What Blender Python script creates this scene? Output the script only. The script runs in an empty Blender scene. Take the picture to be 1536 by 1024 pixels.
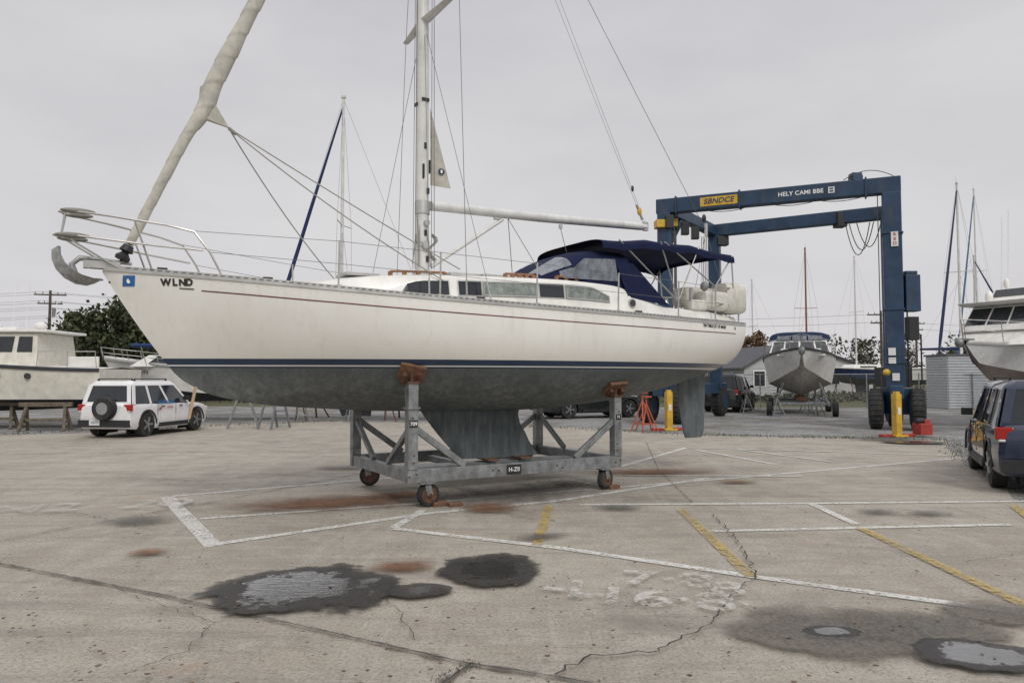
import bpy, math, random
from mathutils import Vector, Matrix
random.seed(7)
R=random.uniform
scene=bpy.context.scene
# ---------------------------------------------------------------- materials
def nd(nt,t,**k):
    n=nt.nodes.new(t)
    for a,b in k.items(): setattr(n,a,b)
    return n
def c4(c): return (c[0],c[1],c[2],1)
def noise(nt,vec,scale,detail=4,rough=.6):
    n=nd(nt,'ShaderNodeTexNoise'); n.inputs['Scale'].default_value=scale
    n.inputs['Detail'].default_value=detail; n.inputs['Roughness'].default_value=rough
    nt.links.new(vec,n.inputs['Vector']); return n.outputs['Fac']
def ramp(nt,fac,stops):
    r=nd(nt,'ShaderNodeValToRGB'); nt.links.new(fac,r.inputs[0])
    els=r.color_ramp.elements
    while len(els)<len(stops): els.new(.5)
    for e,(p,c) in zip(els,stops):
        e.position=p; e.color=c4(c) if not isinstance(c,(int,float)) else (c,c,c,1)
    return r.outputs[0]
def mixc(nt,fac,a,b,mode='MIX'):
    m=nd(nt,'ShaderNodeMix'); m.data_type='RGBA'; m.blend_type=mode
    for sock,v in ((m.inputs[0],fac),(m.inputs[6],a),(m.inputs[7],b)):
        if isinstance(v,(int,float)): sock.default_value=v
        elif isinstance(v,tuple): sock.default_value=c4(v)
        else: nt.links.new(v,sock)
    return m.outputs[2]
def mth(nt,op,a,b=0.0,clamp=False):
    m=nd(nt,'ShaderNodeMath'); m.operation=op; m.use_clamp=clamp
    for s,v in ((m.inputs[0],a),(m.inputs[1],b)):
        if isinstance(v,(int,float)): s.default_value=v
        else: nt.links.new(v,s)
    return m.outputs[0]
def mapping(nt,v,sc,rz=0):
    mp=nd(nt,'ShaderNodeMapping'); mp.inputs['Scale'].default_value=sc; mp.inputs['Rotation'].default_value=(0,0,rz); nt.links.new(v,mp.inputs[0]); return mp.outputs[0]
def newmat(name):
    m=bpy.data.materials.new(name); m.use_nodes=True
    nt=m.node_tree; nt.nodes.clear()
    o=nd(nt,'ShaderNodeOutputMaterial'); b=nd(nt,'ShaderNodeBsdfPrincipled')
    nt.links.new(b.outputs[0],o.inputs[0])
    tc=nd(nt,'ShaderNodeTexCoord')
    return m,nt,b,o,tc.outputs['Object']
def bump(nt,b,h,strength=.3,dist=.01):
    n=nd(nt,'ShaderNodeBump'); n.inputs['Strength'].default_value=strength; n.inputs['Distance'].default_value=dist
    nt.links.new(h,n.inputs['Height']); nt.links.new(n.outputs[0],b.inputs['Normal']); return n
def M(name,col,rough=.5,metal=0,var=.15,scale=4,dirt=None,dirtamt=.5,bmp=0,bscale=40,trans=0,spec=.5,coat=0):
    m,nt,b,o,v=newmat(name)
    f=noise(nt,v,scale,6)
    lo=tuple(x*(1-var) for x in col); hi=tuple(min(1,x*(1+var*.6)) for x in col)
    c=ramp(nt,f,[(.3,lo),(.7,hi)])
    if dirt:
        g=ramp(nt,noise(nt,mapping(nt,v,(1,1,.35)),scale*1.7,8,.7),[(.5,0.0),(.72,dirtamt)])
        c=mixc(nt,g,c,dirt)
    nt.links.new(c,b.inputs['Base Color'])
    b.inputs['Metallic'].default_value=metal
    r=ramp(nt,f,[(.3,max(0,rough-.08)),(.7,min(1,rough+.08))]); nt.links.new(r,b.inputs['Roughness'])
    b.inputs['Specular IOR Level'].default_value=spec
    b.inputs['Coat Weight'].default_value=coat
    if trans: b.inputs['Transmission Weight'].default_value=trans
    if bmp: bump(nt,b,noise(nt,v,bscale,5),bmp,.01)
    return m
white=M('white_gelcoat',(.78,.77,.73),.3,dirt=(.5,.48,.43),dirtamt=.3,scale=2)
cream=M('cream_gelcoat',(.68,.66,.58),.35,dirt=(.4,.38,.32),dirtamt=.3)
deckm=M('deck_gelcoat',(.72,.71,.67),.5,dirt=(.4,.4,.36),dirtamt=.4)
galv=M('galvanised_steel',(.27,.285,.29),.5,.5,.4,7,dirt=(.13,.10,.08),dirtamt=.7,bmp=.2)
steel=M('stainless_steel',(.55,.54,.51),.28,.9,.15)
alu=M('anodised_aluminium',(.52,.52,.50),.4,.6,.15)
mastw=M('white_spar_paint',(.66,.66,.64),.35,dirt=(.28,.28,.27),dirtamt=.45,scale=3)
navy=M('navy_canvas',(.010,.015,.05),.85,var=.35,scale=6,bmp=.6,bscale=9,spec=.2)
sailc=M('weathered_sailcloth',(.50,.48,.42),.85,var=.25,scale=5,dirt=(.27,.25,.21),dirtamt=.6,bmp=.9,bscale=9)
rope=M('rope',(.30,.29,.26),.9)
wirem=M('rigging_wire',(.14,.14,.14),.5,.3)
rubber=M('rubber',(.02,.02,.02),.8,var=.4,dirt=(.12,.11,.10),dirtamt=.5)
black=M('black_plastic',(.02,.02,.022),.5)
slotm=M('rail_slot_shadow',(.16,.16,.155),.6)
rust=M('rusty_iron',(.12,.06,.038),.85,.2,.5,14,dirt=(.20,.09,.045),dirtamt=.8,bmp=.5)
wood=M('weathered_wood',(.19,.095,.055),.85,var=.5,scale=14,dirt=(.07,.05,.04),dirtamt=.7,bmp=.5)
greywood=M('grey_timber',(.15,.12,.09),.9,var=.5,scale=10)
teak=M('teak',(.27,.13,.06),.6,var=.4,scale=20)
glass=M('dark_glass',(.02,.025,.03),.06,var=.3,spec=.7)
curtain=M('curtained_window',(.24,.27,.25),.2,var=.5,scale=9,dirt=(.07,.09,.09),dirtamt=.9)
vinyl=M('clear_vinyl',(.17,.19,.22),.15,var=.6,scale=6,dirt=(.45,.45,.46),dirtamt=.5,bmp=.15,bscale=5)
liftblue=M('lift_blue_paint',(.017,.048,.098),.42,var=.35,scale=1.6,dirt=(.09,.08,.075),dirtamt=.5)
yellow=M('yellow_paint',(.60,.38,.04),.5,var=.25,dirt=(.2,.12,.05),dirtamt=.6)
redp=M('red_paint',(.36,.04,.03),.55,var=.3)
orangep=M('orange_paint',(.42,.10,.05),.6,var=.3)
carwhite=M('white_car_paint',(.76,.76,.77),.25,var=.04,coat=.5,dirt=(.5,.48,.45),dirtamt=.3)
carblue=M('dark_blue_car_paint',(.012,.022,.055),.22,var=.1,coat=.8,dirt=(.06,.06,.065),dirtamt=.4)
carblack=M('black_car_paint',(.015,.017,.018),.25,var=.1,coat=.6)
lens=M('red_lens',(.35,.015,.01),.15); lensw=M('clear_lens',(.7,.7,.7),.1)
rim=M('wheel_alloy',(.38,.38,.39),.35,.7)
dkblue=M('dark_blue_gelcoat',(.02,.035,.09),.3)
bottomdk=M('dark_bottom_paint',(.03,.032,.04),.7,var=.4)
bottomgr=M('grey_hull_bottom',(.30,.28,.25),.7,var=.35,dirt=(.13,.11,.09),dirtamt=.5)  # express cruiser below the chine: mottled grey, darker than its topsides
maroon=M('maroon_stripe',(.13,.02,.03),.4)
ink=M('black_lettering',(.02,.02,.02),.5); whitet=M('white_lettering',(.8,.8,.8),.5,var=.02)
bluemark=M('blue_sticker',(.03,.14,.36),.4)
plate=M('plate_white',(.7,.7,.7),.5)
raftm=M('life_raft_canvas',(.66,.64,.58),.7,var=.2,bmp=.4,bscale=10,dirt=(.38,.36,.31),dirtamt=.6)

def hull_mat():
    m,nt,b,o,v=newmat('sailboat_hull_paint')
    sx=nd(nt,'ShaderNodeSeparateXYZ'); nt.links.new(v,sx.inputs[0]); z=sx.outputs[2]
    st=noise(nt,mapping(nt,v,(1,1,.6)),1.0,6,.55)
    top=ramp(nt,st,[(.3,(.755,.74,.69)),(.55,(.81,.80,.755)),(.8,(.835,.83,.79))])
    fine=noise(nt,v,30,6,.7)
    top=mixc(nt,ramp(nt,noise(nt,mapping(nt,v,(6,6,.3)),2,6,.7),[(.52,0.0),(.78,.35)]),top,(.54,.51,.44))
    top=mixc(nt,ramp(nt,fine,[(.70,0.0),(.8,.35)]),top,(.45,.41,.34))
    fl=mth(nt,'MULTIPLY',mth(nt,'SUBTRACT',2.35,z),2.2,True)
    top=mixc(nt,mth(nt,'MULTIPLY',fl,mth(nt,'MULTIPLY',st,.6)),top,(.56,.52,.43))
    af=noise(nt,mapping(nt,v,(4,4,.6)),2.5,9,.75); bigp=noise(nt,v,.9,4,.6)
    bot=ramp(nt,af,[(.3,(.075,.088,.09)),(.5,(.16,.178,.18)),(.72,(.31,.32,.315))])
    bot=mixc(nt,ramp(nt,bigp,[(.4,0.0),(.62,.6)]),bot,(.08,.093,.095))
    zj=mth(nt,'ADD',z,mth(nt,'MULTIPLY',mth(nt,'SUBTRACT',af,.5),.35))
    band=ramp(nt,mth(nt,'MULTIPLY',mth(nt,'SUBTRACT',zj,1.3),1.6),[(.5,0.0),(.9,.6)])
    bot=mixc(nt,band,bot,(.06,.075,.078))
    bot=mixc(nt,ramp(nt,fine,[(.56,0.0),(.76,.6)]),bot,(.34,.33,.29))
    def step(h): return mth(nt,'GREATER_THAN',z,h)
    c=mixc(nt,step(1.865),bot,(.018,.035,.075))
    c=mixc(nt,step(1.885),c,(.6,.6,.57))
    c=mixc(nt,step(1.905),c,(.02,.04,.08))
    c=mixc(nt,step(1.985),c,top)
    nt.links.new(c,b.inputs['Base Color'])
    r=mixc(nt,step(1.865),(.75,.75,.75),(.22,.22,.22)); nt.links.new(r,b.inputs['Roughness'])
    bump(nt,b,noise(nt,v,1.2,2),.10,.05)
    return m
hullm=hull_mat()
def keel_mat():
    m,nt,b,o,v=newmat('antifouling_paint')
    af=noise(nt,mapping(nt,v,(4,4,.8)),2.5,9,.75)
    c=ramp(nt,af,[(.3,(.055,.067,.072)),(.5,(.105,.122,.127)),(.72,(.21,.225,.225))])
    nt.links.new(c,b.inputs['Base Color']); b.inputs['Roughness'].default_value=.75
    bump(nt,b,af,.3,.01); return m
keelm=keel_mat()

# ---------------------------------------------------------------- mesh tools
def empty(name,loc=(0,0,0),rz=0):
    e=bpy.data.objects.new(name,None); scene.collection.objects.link(e)
    e.location=loc; e.rotation_euler=(0,0,rz); e.empty_display_size=.3
    return e
class P:
    def __init__(s,name,mat,parent=None,smooth=False,bev=0):
        s.n=name;s.mat=mat;s.p=parent;s.sm=smooth;s.b=bev;s.v=[];s.f=[]
    def add(s,vs,fs):
        o=len(s.v); s.v+= [tuple(v) for v in vs]; s.f+=[tuple(i+o for i in f) for f in fs]; return s
    def hexa(s,vs):
        return s.add(vs,[(0,3,2,1),(4,5,6,7),(0,1,5,4),(1,2,6,5),(2,3,7,6),(3,0,4,7)])
    def box(s,c,d,mat=None):
        x,y,z=c;a,b,e=d[0]/2,d[1]/2,d[2]/2
        vs=[Vector((i*a,j*b,k*e)) for k in(-1,1) for i,j in((-1,-1),(1,-1),(1,1),(-1,1))]
        if mat: vs=[mat@q for q in vs]
        return s.hexa([q+Vector(c) for q in vs])
    def beam(s,p0,p1,w,h=None,up=(0,0,1)):
        p0=Vector(p0);p1=Vector(p1);h=h or w
        d=(p1-p0).normalized();u=Vector(up)
        if abs(d.dot(u))>.95:u=Vector((1,0,0))
        a=d.cross(u).normalized();u=a.cross(d)
        vs=[q+a*i*w/2+u*j*h/2 for q in(p0,p1) for i,j in((-1,-1),(1,-1),(1,1),(-1,1))]
        return s.hexa(vs)
    def tube(s,pts,r,n=8,cap=True,sy=1.0):
        pts=[Vector(q) for q in pts]; m=len(pts)
        rs=r if isinstance(r,(list,tuple)) else [r]*m
        ref=None; rings=[]
        for i,q in enumerate(pts):
            d=(pts[min(i+1,m-1)]-pts[max(i-1,0)]).normalized()
            if ref is None:
                u=Vector((0,0,1)) if abs(d.z)<.9 else Vector((0,1,0))
                a=d.cross(u).normalized()
            else:
                a=(ref-d*ref.dot(d)).normalized()
            ref=a;b=d.cross(a)
            rings.append([q+(a*math.cos(2*math.pi*k/n)+b*sy*math.sin(2*math.pi*k/n))*rs[i] for k in range(n)])
        return s.loft(rings,cap=cap)
    def loft(s,rings,closed=True,cap=True):
        n=len(rings[0]);vs=[v for r in rings for v in r];fs=[]
        for i in range(len(rings)-1):
            for j in range(n if closed else n-1):
                k=(j+1)%n; fs.append((i*n+j,i*n+k,(i+1)*n+k,(i+1)*n+j))
        if cap and closed:
            fs.append(tuple(range(n))[::-1]); fs.append(tuple((len(rings)-1)*n+j for j in range(n)))
        return s.add(vs,fs)
    def cyl(s,c,axis,r,l,n=24):
        c=Vector(c);a=Vector(axis).normalized()*l/2
        return s.tube([c-a,c+a],r,n)
    def sph(s,c,rad,n=12,m=8):
        c=Vector(c); rx,ry,rz=rad if isinstance(rad,tuple) else (rad,)*3
        rings=[]
        for i in range(m+1):
            t=math.pi*(i/m); t=min(max(t,.02),math.pi-.02)
            rings.append([c+Vector((rx*math.sin(t)*math.cos(2*math.pi*k/n),ry*math.sin(t)*math.sin(2*math.pi*k/n),rz*math.cos(t))) for k in range(n)])
        return s.loft(rings)
    def done(s):
        me=bpy.data.meshes.new(s.n); me.from_pydata(s.v,[],s.f)
        me.materials.append(s.mat)
        o=bpy.data.objects.new(s.n,me); scene.collection.objects.link(o)
        import bmesh
        bm=bmesh.new();bm.from_mesh(me);bmesh.ops.recalc_face_normals(bm,faces=bm.faces);bm.to_mesh(me);bm.free()
        if s.sm:
            me.polygons.foreach_set('use_smooth',[True]*len(me.polygons))
            try: me.set_sharp_from_angle(angle=math.radians(40))
            except Exception: pass
        if s.b:
            md=o.modifiers.new('bev','BEVEL');md.width=s.b;md.segments=2;md.limit_method='ANGLE'
        if s.p: o.parent=s.p
        return o
def text(name,s,size,origin,xdir,ydir,mat,parent=None,ext=.002,shear=0,align='CENTER',bold=0,space=1.0):
    cu=bpy.data.curves.new(name,'FONT'); cu.body=s; cu.size=size; cu.extrude=ext; cu.align_x=align; cu.align_y='CENTER'; cu.shear=shear
    cu.offset=bold; cu.space_character=space
    o=bpy.data.objects.new(name+'_tmp',cu); scene.collection.objects.link(o)
    bpy.context.view_layer.update()
    me=bpy.data.meshes.new_from_object(o.evaluated_get(bpy.context.evaluated_depsgraph_get()))
    bpy.data.objects.remove(o)
    x=Vector(xdir).normalized();y=Vector(ydir).normalized();z=x.cross(y).normalized();y=z.cross(x)
    mt=Matrix((x,y,z)).transposed().to_4x4(); mt.translation=Vector(origin)
    me.transform(mt); me.materials.clear(); me.materials.append(mat)
    ob=bpy.data.objects.new(name,me); scene.collection.objects.link(ob)
    if parent: ob.parent=parent
    return ob
def interp(tab):
    xs=[t[0] for t in tab];ys=[t[1] for t in tab];n=len(xs)
    d=[(ys[i+1]-ys[i])/(xs[i+1]-xs[i]) for i in range(n-1)]
    m=[d[0]]+[0 if d[i-1]*d[i]<=0 else 2*d[i-1]*d[i]/(d[i-1]+d[i]) for i in range(1,n-1)]+[d[-1]]
    def f(x):
        if x<=xs[0]: return ys[0]
        if x>=xs[-1]: return ys[-1]
        i=0
        while x>xs[i+1]: i+=1
        h=xs[i+1]-xs[i];t=(x-xs[i])/h
        return (2*t**3-3*t*t+1)*ys[i]+(t**3-2*t*t+t)*h*m[i]+(-2*t**3+3*t*t)*ys[i+1]+(t**3-t*t)*h*m[i+1]
    return f

# ---------------------------------------------------------------- camera, world, sun
cam=bpy.data.cameras.new('camera'); co=bpy.data.objects.new('camera',cam); scene.collection.objects.link(co)
co.location=(0,0,1.75); co.rotation_euler=(math.radians(90+2.74),0,0)
cam.sensor_width=36; cam.lens=26; cam.clip_end=4000; cam.clip_start=.05
scene.camera=co
w=bpy.data.worlds.new('World'); scene.world=w; w.use_nodes=True
nt=w.node_tree; nt.nodes.clear()
wo=nd(nt,'ShaderNodeOutputWorld'); bg=nd(nt,'ShaderNodeBackground'); nt.links.new(bg.outputs[0],wo.inputs[0])
sky=nd(nt,'ShaderNodeTexSky'); sky.sky_type='NISHITA'; sky.sun_disc=False
SE,SR=math.radians(40),math.radians(160)
sky.sun_elevation=SE; sky.sun_rotation=SR
hs=nd(nt,'ShaderNodeHueSaturation'); hs.inputs['Saturation'].default_value=.15; nt.links.new(sky.outputs[0],hs.inputs['Color'])
tc=nd(nt,'ShaderNodeTexCoord')
sp=nd(nt,'ShaderNodeSeparateXYZ'); nt.links.new(tc.outputs['Generated'],sp.inputs[0])
cl=noise(nt,mapping(nt,tc.outputs['Generated'],(1,1,2.8)),1.7,6,.55)
cc=ramp(nt,cl,[(.3,(.55,.54,.565)),(.5,(.63,.62,.64)),(.7,(.70,.69,.70))])
gr=ramp(nt,sp.outputs[2],[(0,(1.07,1.06,1.05)),(.2,(1,1,1)),(.5,(.97,.97,.985)),(.95,(1.9,1.9,1.9))])
vm=nd(nt,'ShaderNodeVectorMath'); vm.operation='MULTIPLY'; nt.links.new(cc,vm.inputs[0]); nt.links.new(gr,vm.inputs[1])
vs=nd(nt,'ShaderNodeVectorMath'); vs.operation='SCALE'; vs.inputs['Scale'].default_value=10; nt.links.new(vm.outputs[0],vs.inputs[0])
mx=mixc(nt,.94,hs.outputs[0],vs.outputs[0])
nt.links.new(mx,bg.inputs[0]); bg.inputs[1].default_value=.1
sl=bpy.data.lights.new('sun','SUN'); sl.energy=1.4; sl.angle=math.radians(20); sl.color=(1,.97,.92)
so=bpy.data.objects.new('sun',sl); scene.collection.objects.link(so)
sd=Vector((math.sin(SR)*math.cos(SE),math.cos(SR)*math.cos(SE),math.sin(SE)))
so.rotation_euler=sd.to_track_quat('Z','Y').to_euler()
scene.view_settings.view_transform='Standard'; scene.view_settings.look='None'; scene.view_settings.exposure=0

# ---------------------------------------------------------------- ground
def ground_mats():
    m,nt,b,o,v=newmat('concrete')
    big=noise(nt,v,.22,6,.6); mid=noise(nt,v,1.3,9,.75); fine=noise(nt,v,38,6,.8)
    c=ramp(nt,big,[(.3,(.325,.288,.232)),(.5,(.41,.372,.308)),(.7,(.47,.435,.372))])
    c=mixc(nt,ramp(nt,mid,[(.42,0.0),(.62,.6)]),c,(.28,.246,.198))
    c=mixc(nt,ramp(nt,noise(nt,v,3.1,8,.75),[(.5,0.0),(.68,.6)]),c,(.50,.47,.41))
    c=mixc(nt,ramp(nt,noise(nt,mapping(nt,v,(.3,2.4,1),-.45),1.1,8,.75),[(.47,0.0),(.62,.6)]),c,(.235,.213,.183))
    c=mixc(nt,ramp(nt,noise(nt,mapping(nt,v,(2.2,.25,1),.35),1.0,8,.75),[(.52,0.0),(.66,.5)]),c,(.48,.45,.395))
    c=mixc(nt,ramp(nt,fine,[(.37,.95),(.5,0.0)]),c,(.18,.16,.135))
    c=mixc(nt,ramp(nt,fine,[(.57,0.0),(.70,.75)]),c,(.56,.535,.48))
    vo=nd(nt,'ShaderNodeTexVoronoi'); vo.inputs['Scale'].default_value=60; nt.links.new(v,vo.inputs['Vector'])
    c=mixc(nt,ramp(nt,vo.outputs['Distance'],[(.12,.65),(.3,0.0)]),c,(.19,.172,.15))
    for sc,mxr,amt in((1.7,.105,.85),(4.3,.13,.7)):
        v2=nd(nt,'ShaderNodeTexVoronoi'); v2.inputs['Scale'].default_value=sc; nt.links.new(v,v2.inputs['Vector'])
        sepc=nd(nt,'ShaderNodeSeparateColor'); nt.links.new(v2.outputs['Color'],sepc.inputs[0])
        lim=mth(nt,'MULTIPLY',mth(nt,'SUBTRACT',sepc.outputs[0],.35),mxr)
        d2=mth(nt,'ADD',v2.outputs['Distance'],mth(nt,'MULTIPLY',mth(nt,'SUBTRACT',noise(nt,v,20,3),.5),.07))
        c=mixc(nt,mth(nt,'MULTIPLY',mth(nt,'LESS_THAN',d2,lim),amt),c,(.07,.065,.06))
    c=mixc(nt,ramp(nt,noise(nt,v,.8,7,.7),[(.60,0.0),(.74,.5)]),c,(.32,.17,.09))
    c=mixc(nt,ramp(nt,noise(nt,mapping(nt,v,(1,1,1),1.1),.5,10,.75),[(.56,0.0),(.68,.6)]),c,(.14,.13,.118))
    nt.links.new(c,b.inputs['Base Color'])
    ro=ramp(nt,mid,[(.3,.65),(.7,.95)]); nt.links.new(ro,b.inputs['Roughness'])
    h=mth(nt,'ADD',fine,mth(nt,'MULTIPLY',mid,1.5)); bump(nt,b,h,.7,.012)
    concrete=m
    m,nt,b,o,v=newmat('gravel')
    vo=nd(nt,'ShaderNodeTexVoronoi'); vo.inputs['Scale'].default_value=14; nt.links.new(v,vo.inputs['Vector'])
    c=mixc(nt,.6,vo.outputs['Color'],(.26,.24,.22)); 
    hh=nd(nt,'ShaderNodeHueSaturation'); hh.inputs['Saturation'].default_value=.15; hh.inputs['Value'].default_value=.6; nt.links.new(c,hh.inputs['Color'])
    c=mixc(nt,ramp(nt,noise(nt,v,.5,6),[(.4,0.0),(.65,.75)]),hh.outputs[0],(.115,.10,.085))
    c=mixc(nt,ramp(nt,noise(nt,v,.35,7,.7),[(.52,0.0),(.62,.7)]),c,(.10,.105,.05))
    nt.links.new(c,b.inputs['Base Color']); b.inputs['Roughness'].default_value=.95
    bump(nt,b,vo.outputs['Distance'],.8,.03); gravel=m
    m,nt,b,o,v=newmat('rough_grass')
    c=ramp(nt,noise(nt,v,.3,8,.7),[(.35,(.06,.075,.025)),(.5,(.10,.10,.045)),(.7,(.16,.14,.085))])
    nt.links.new(c,b.inputs['Base Color']); b.inputs['Roughness'].default_value=1
    bump(nt,b,noise(nt,v,8,6,.8),1,.08)
    return concrete,gravel,m
concrete,gravel,grass=ground_mats()
g=P('ground',grass); g.add([(-1500,-300,-.012),(1500,-300,-.012),(1500,3000,-.012),(-1500,3000,-.012)],[(0,1,2,3)]); g.done()
def sheet(name,pts,z,mat,jag=0,parent=None):
    out=[]
    for i,q in enumerate(pts):
        a=Vector(q);b=Vector(pts[(i+1)%len(pts)]); L=(b-a).length
        k=max(1,int(L/.5)) if jag else 1
        if L>60:k=1
        for j in range(k):
            t=a.lerp(b,j/k)
            out.append((t.x+(R(-jag,jag) if j else 0),t.y+(R(-jag,jag) if j else 0),z))
    s=P(name,mat,parent); s.add(out,[tuple(range(len(out)))]); return s.done()
sheet('gravel_yard',[(-60,20),(5,14),(5,0),(60,-4),(60,41),(-60,46)],-.005,gravel)
sheet('concrete_apron',[(-40,-12),(5.5,-12),(5.6,7),(6.9,9.8),(9.4,15.6),(12.0,20.6),(9.5,21.3),(5.5,22.4),(2.2,25.5),(-1.8,28.2),(-6.9,29.5),(-10.8,27.3),(-13.2,23.3),(-17,21.4),(-40,19.5)],0.0,concrete,.11)

def decal_mat(name,col,thr,scale,soft=.08,rough=.8,amax=1.0):
    m,nt,b,o,v=newmat(name)
    f=noise(nt,v,scale,8,.72); g=noise(nt,v,scale*.12,4,.6)
    f=mth(nt,'ADD',mth(nt,'MULTIPLY',f,.7),mth(nt,'MULTIPLY',g,.3))
    a=ramp(nt,f,[(thr-soft,0.0),(thr+soft,amax)])
    c=ramp(nt,noise(nt,v,3,6),[(.3,tuple(x*.78 for x in col)),(.7,col)])
    nt.links.new(c,b.inputs['Base Color']); b.inputs['Roughness'].default_value=rough
    t=nd(nt,'ShaderNodeBsdfTransparent'); ms=nd(nt,'ShaderNodeMixShader')
    nt.links.new(a,ms.inputs[0]); nt.links.new(t.outputs[0],ms.inputs[1]); nt.links.new(b.outputs[0],ms.inputs[2])
    nt.links.new(ms.outputs[0],o.inputs[0]); return m
wline=decal_mat('worn_white_line_paint',(.70,.69,.65),.445,24,.06,amax=.92)
wline2=decal_mat('faded_white_stencil_paint',(.62,.605,.56),.50,20,.06,amax=.72)
wline3=decal_mat('very_faded_stencil_paint',(.62,.61,.57),.50,15,.05,amax=.6)
yline=decal_mat('worn_yellow_line_paint',(.52,.39,.14),.48,20,.07,amax=.85)
crackm=M('crack_filler',(.045,.042,.038),.95,var=.5,scale=10)
jointm=decal_mat('joint_dirt',(.13,.115,.098),.49,7,.09,amax=.7)
grassy=M('joint_weeds',(.06,.07,.03),1,var=.5,scale=20)
lines=empty('painted_parking_lines')
def strip(name,pts,wd,mat,z,parent,jit=0):
    s=P(name,mat,parent); pp=[]
    for i in range(len(pts)-1):
        a=Vector(pts[i]);b=Vector(pts[i+1]);L=(b-a).length; k=max(1,int(L/(.25 if not jit else .06)))
        for j in range(k): pp.append(a.lerp(b,j/k)+(Vector((R(-jit,jit),R(-jit,jit))) if jit else Vector((0,0))))
    pp.append(Vector(pts[-1])); vs=[];fs=[]
    for i,q in enumerate(pp):
        d=(pp[min(i+1,len(pp)-1)]-pp[max(i-1,0)]).normalized(); n=Vector((-d.y,d.x))
        ww=wd*(1 if not jit else R(.3,1.3))
        vs+=[(q.x+n.x*ww/2,q.y+n.y*ww/2,z),(q.x-n.x*ww/2,q.y-n.y*ww/2,z)]
        if i: fs.append((2*i-2,2*i-1,2*i+1,2*i))
    s.add(vs,fs); return s.done()
WL=[([(-5.04,10.89),(-3.08,7.74)],.16),([(-4.99,10.95),(-2.67,12.55),(-.4,14.1)],.1),([(2.1,14.49),(4.3,18.4)],.1),
([(-3.85,9.22),(-1.32,10.32),(3.97,12.97),(9.6,16.0)],.1),([(-3.13,7.8),(-1.09,9.57),(.58,10.49),(3.4,12.9)],.11),([(-1.37,8.66),(-1.17,9.81)],.1),
([(.93,10.21),(4.17,10.32),(7.3,10.5)],.1),([(-1.37,8.62),(.49,7.65),(2.11,6.57),(4.9,4.9)],.105),([(2.24,8.47),(5.9,8.85)],.1),([(4.12,10.25),(4.08,8.85)],.1),
([(4.41,17.77),(5.27,14.82)],.1),([(4.35,18.3),(6.8,17.6),(9.8,16.5)],.1),([(1.9,13.2),(5.1,13.1)],.1),([(5.4,18.0),(6.6,15.2)],.09)]
for i,(p,wd) in enumerate(WL): strip('white_line_%d'%i,p,wd*1.15,wline,.004+.0006*i,lines)
for i,p in enumerate([[(.5,10.15),(.26,7.75)],[(2.22,9.8),(2.09,6.55)],[(4.02,8.6),(3.9,5.3)],[(6.83,10.2),(5.9,8.1)]]):
    strip('yellow_line_%d'%i,p,.12,yline,.014+.0006*i,lines)
cr=empty('pavement_cracks_and_joints')
J=[([(-12,10.7),(-4.87,7.03),(-2.8,5.99),(-.93,4.95),(-.32,4.6),(.36,4.33),(.72,4.14),(3,3.0)],.028),([(-.24,4.58),(-.75,3.6),(-1.6,1.5)],.03),
([(-9,5.0),(-5.48,7.9),(-3.97,10.8),(-2.3,14.4),(.5,20)],.016),([(-20,16),(-5,17.5),(2,22)],.02),([(2.5,10.35),(2.75,14),(3.6,20)],.010)]
for i,(p,wd) in enumerate(J):
    strip('slab_joint_%d'%i,p,wd*2.4,jointm,.0172+.0005*i,cr,.006); strip('joint_gap_%d'%i,p,wd*.4,crackm,.0204+.0005*i,cr,.006)
C=[([(2.53,9.45),(2.43,8.25),(2.3,7.45),(2.13,6.52),(1.62,5.76),(1.4,5.3),(.91,4.77),(.47,4.68),(.25,4.4)],.014),
([(-3.26,6.15),(-2.1,5.3),(-2.06,4.77),(-2.3,4.33)],.007),([(-1.0,5.95),(-.8,5.45),(-.64,4.95)],.007),([(-2.1,5.3),(-1.5,5.6)],.005),
([(2.13,6.52),(3.1,6.0)],.006),([(-7,13),(-5.2,12.4),(-4.4,13.2),(-3,13)],.02),([(4.9,7.3),(4.2,7.0),(3.6,7.6)],.007),([(-4.2,8.6),(-5.5,9.5),(-7,9.1)],.01)]
for i,(p,wd) in enumerate(C): strip('crack_%d'%i,p,wd,crackm,.0232+.0004*i,cr,.026)
wd_=P('weeds',grassy,cr)
for p0,p1,n,j_,hm in (((-.45,4.35),(-.2,4.62),200,.03,.022),((-1.2,5.1),(.5,4.27),110,.03,.015),((5.7,7),(9.5,15.6),900,.12,.03),((9.5,15.6),(12.1,20.6),500,.2,.06),((12,20.6),(5.5,22.4),500,.2,.09),((5.5,22.4),(-1.8,28.2),500,.25,.09),((-6.9,29.5),(-17,21.4),600,.25,.09)):
    for i in range(n):
        t=R(0,1);x=p0[0]+(p1[0]-p0[0])*t+random.gauss(0,j_);y=p0[1]+(p1[1]-p0[1])*t+random.gauss(0,j_);h=R(.3,1)*hm;a=R(0,6.3);q=h*.3
        wd_.add([(x,y,0.0),(x+q*math.cos(a),y+q*math.sin(a),0.0),(x+R(-h,h)*.6,y+R(-h,h)*.6,h)],[(0,1,2)])
wd_.done()
lit=P('leaf_litter',M('dry_leaves',(.12,.085,.055),.9,var=.7,scale=1.5))
for i in range(1500):
    y=4+26*R(0,1)**1.6;x=R(-.75,.75)*y; r=R(.005,.022);a=R(0,6.3)
    if x>5.5+(y-7)*.45: continue
    k=5;pts=[(x+r*R(.5,1.2)*math.cos(a+6.283*j/k),y+r*R(.5,1.2)*math.sin(a+6.283*j/k),.036+R(0,.006)) for j in range(k)]
    lit.add(pts,[tuple(range(k))])
lit.done()

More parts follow.
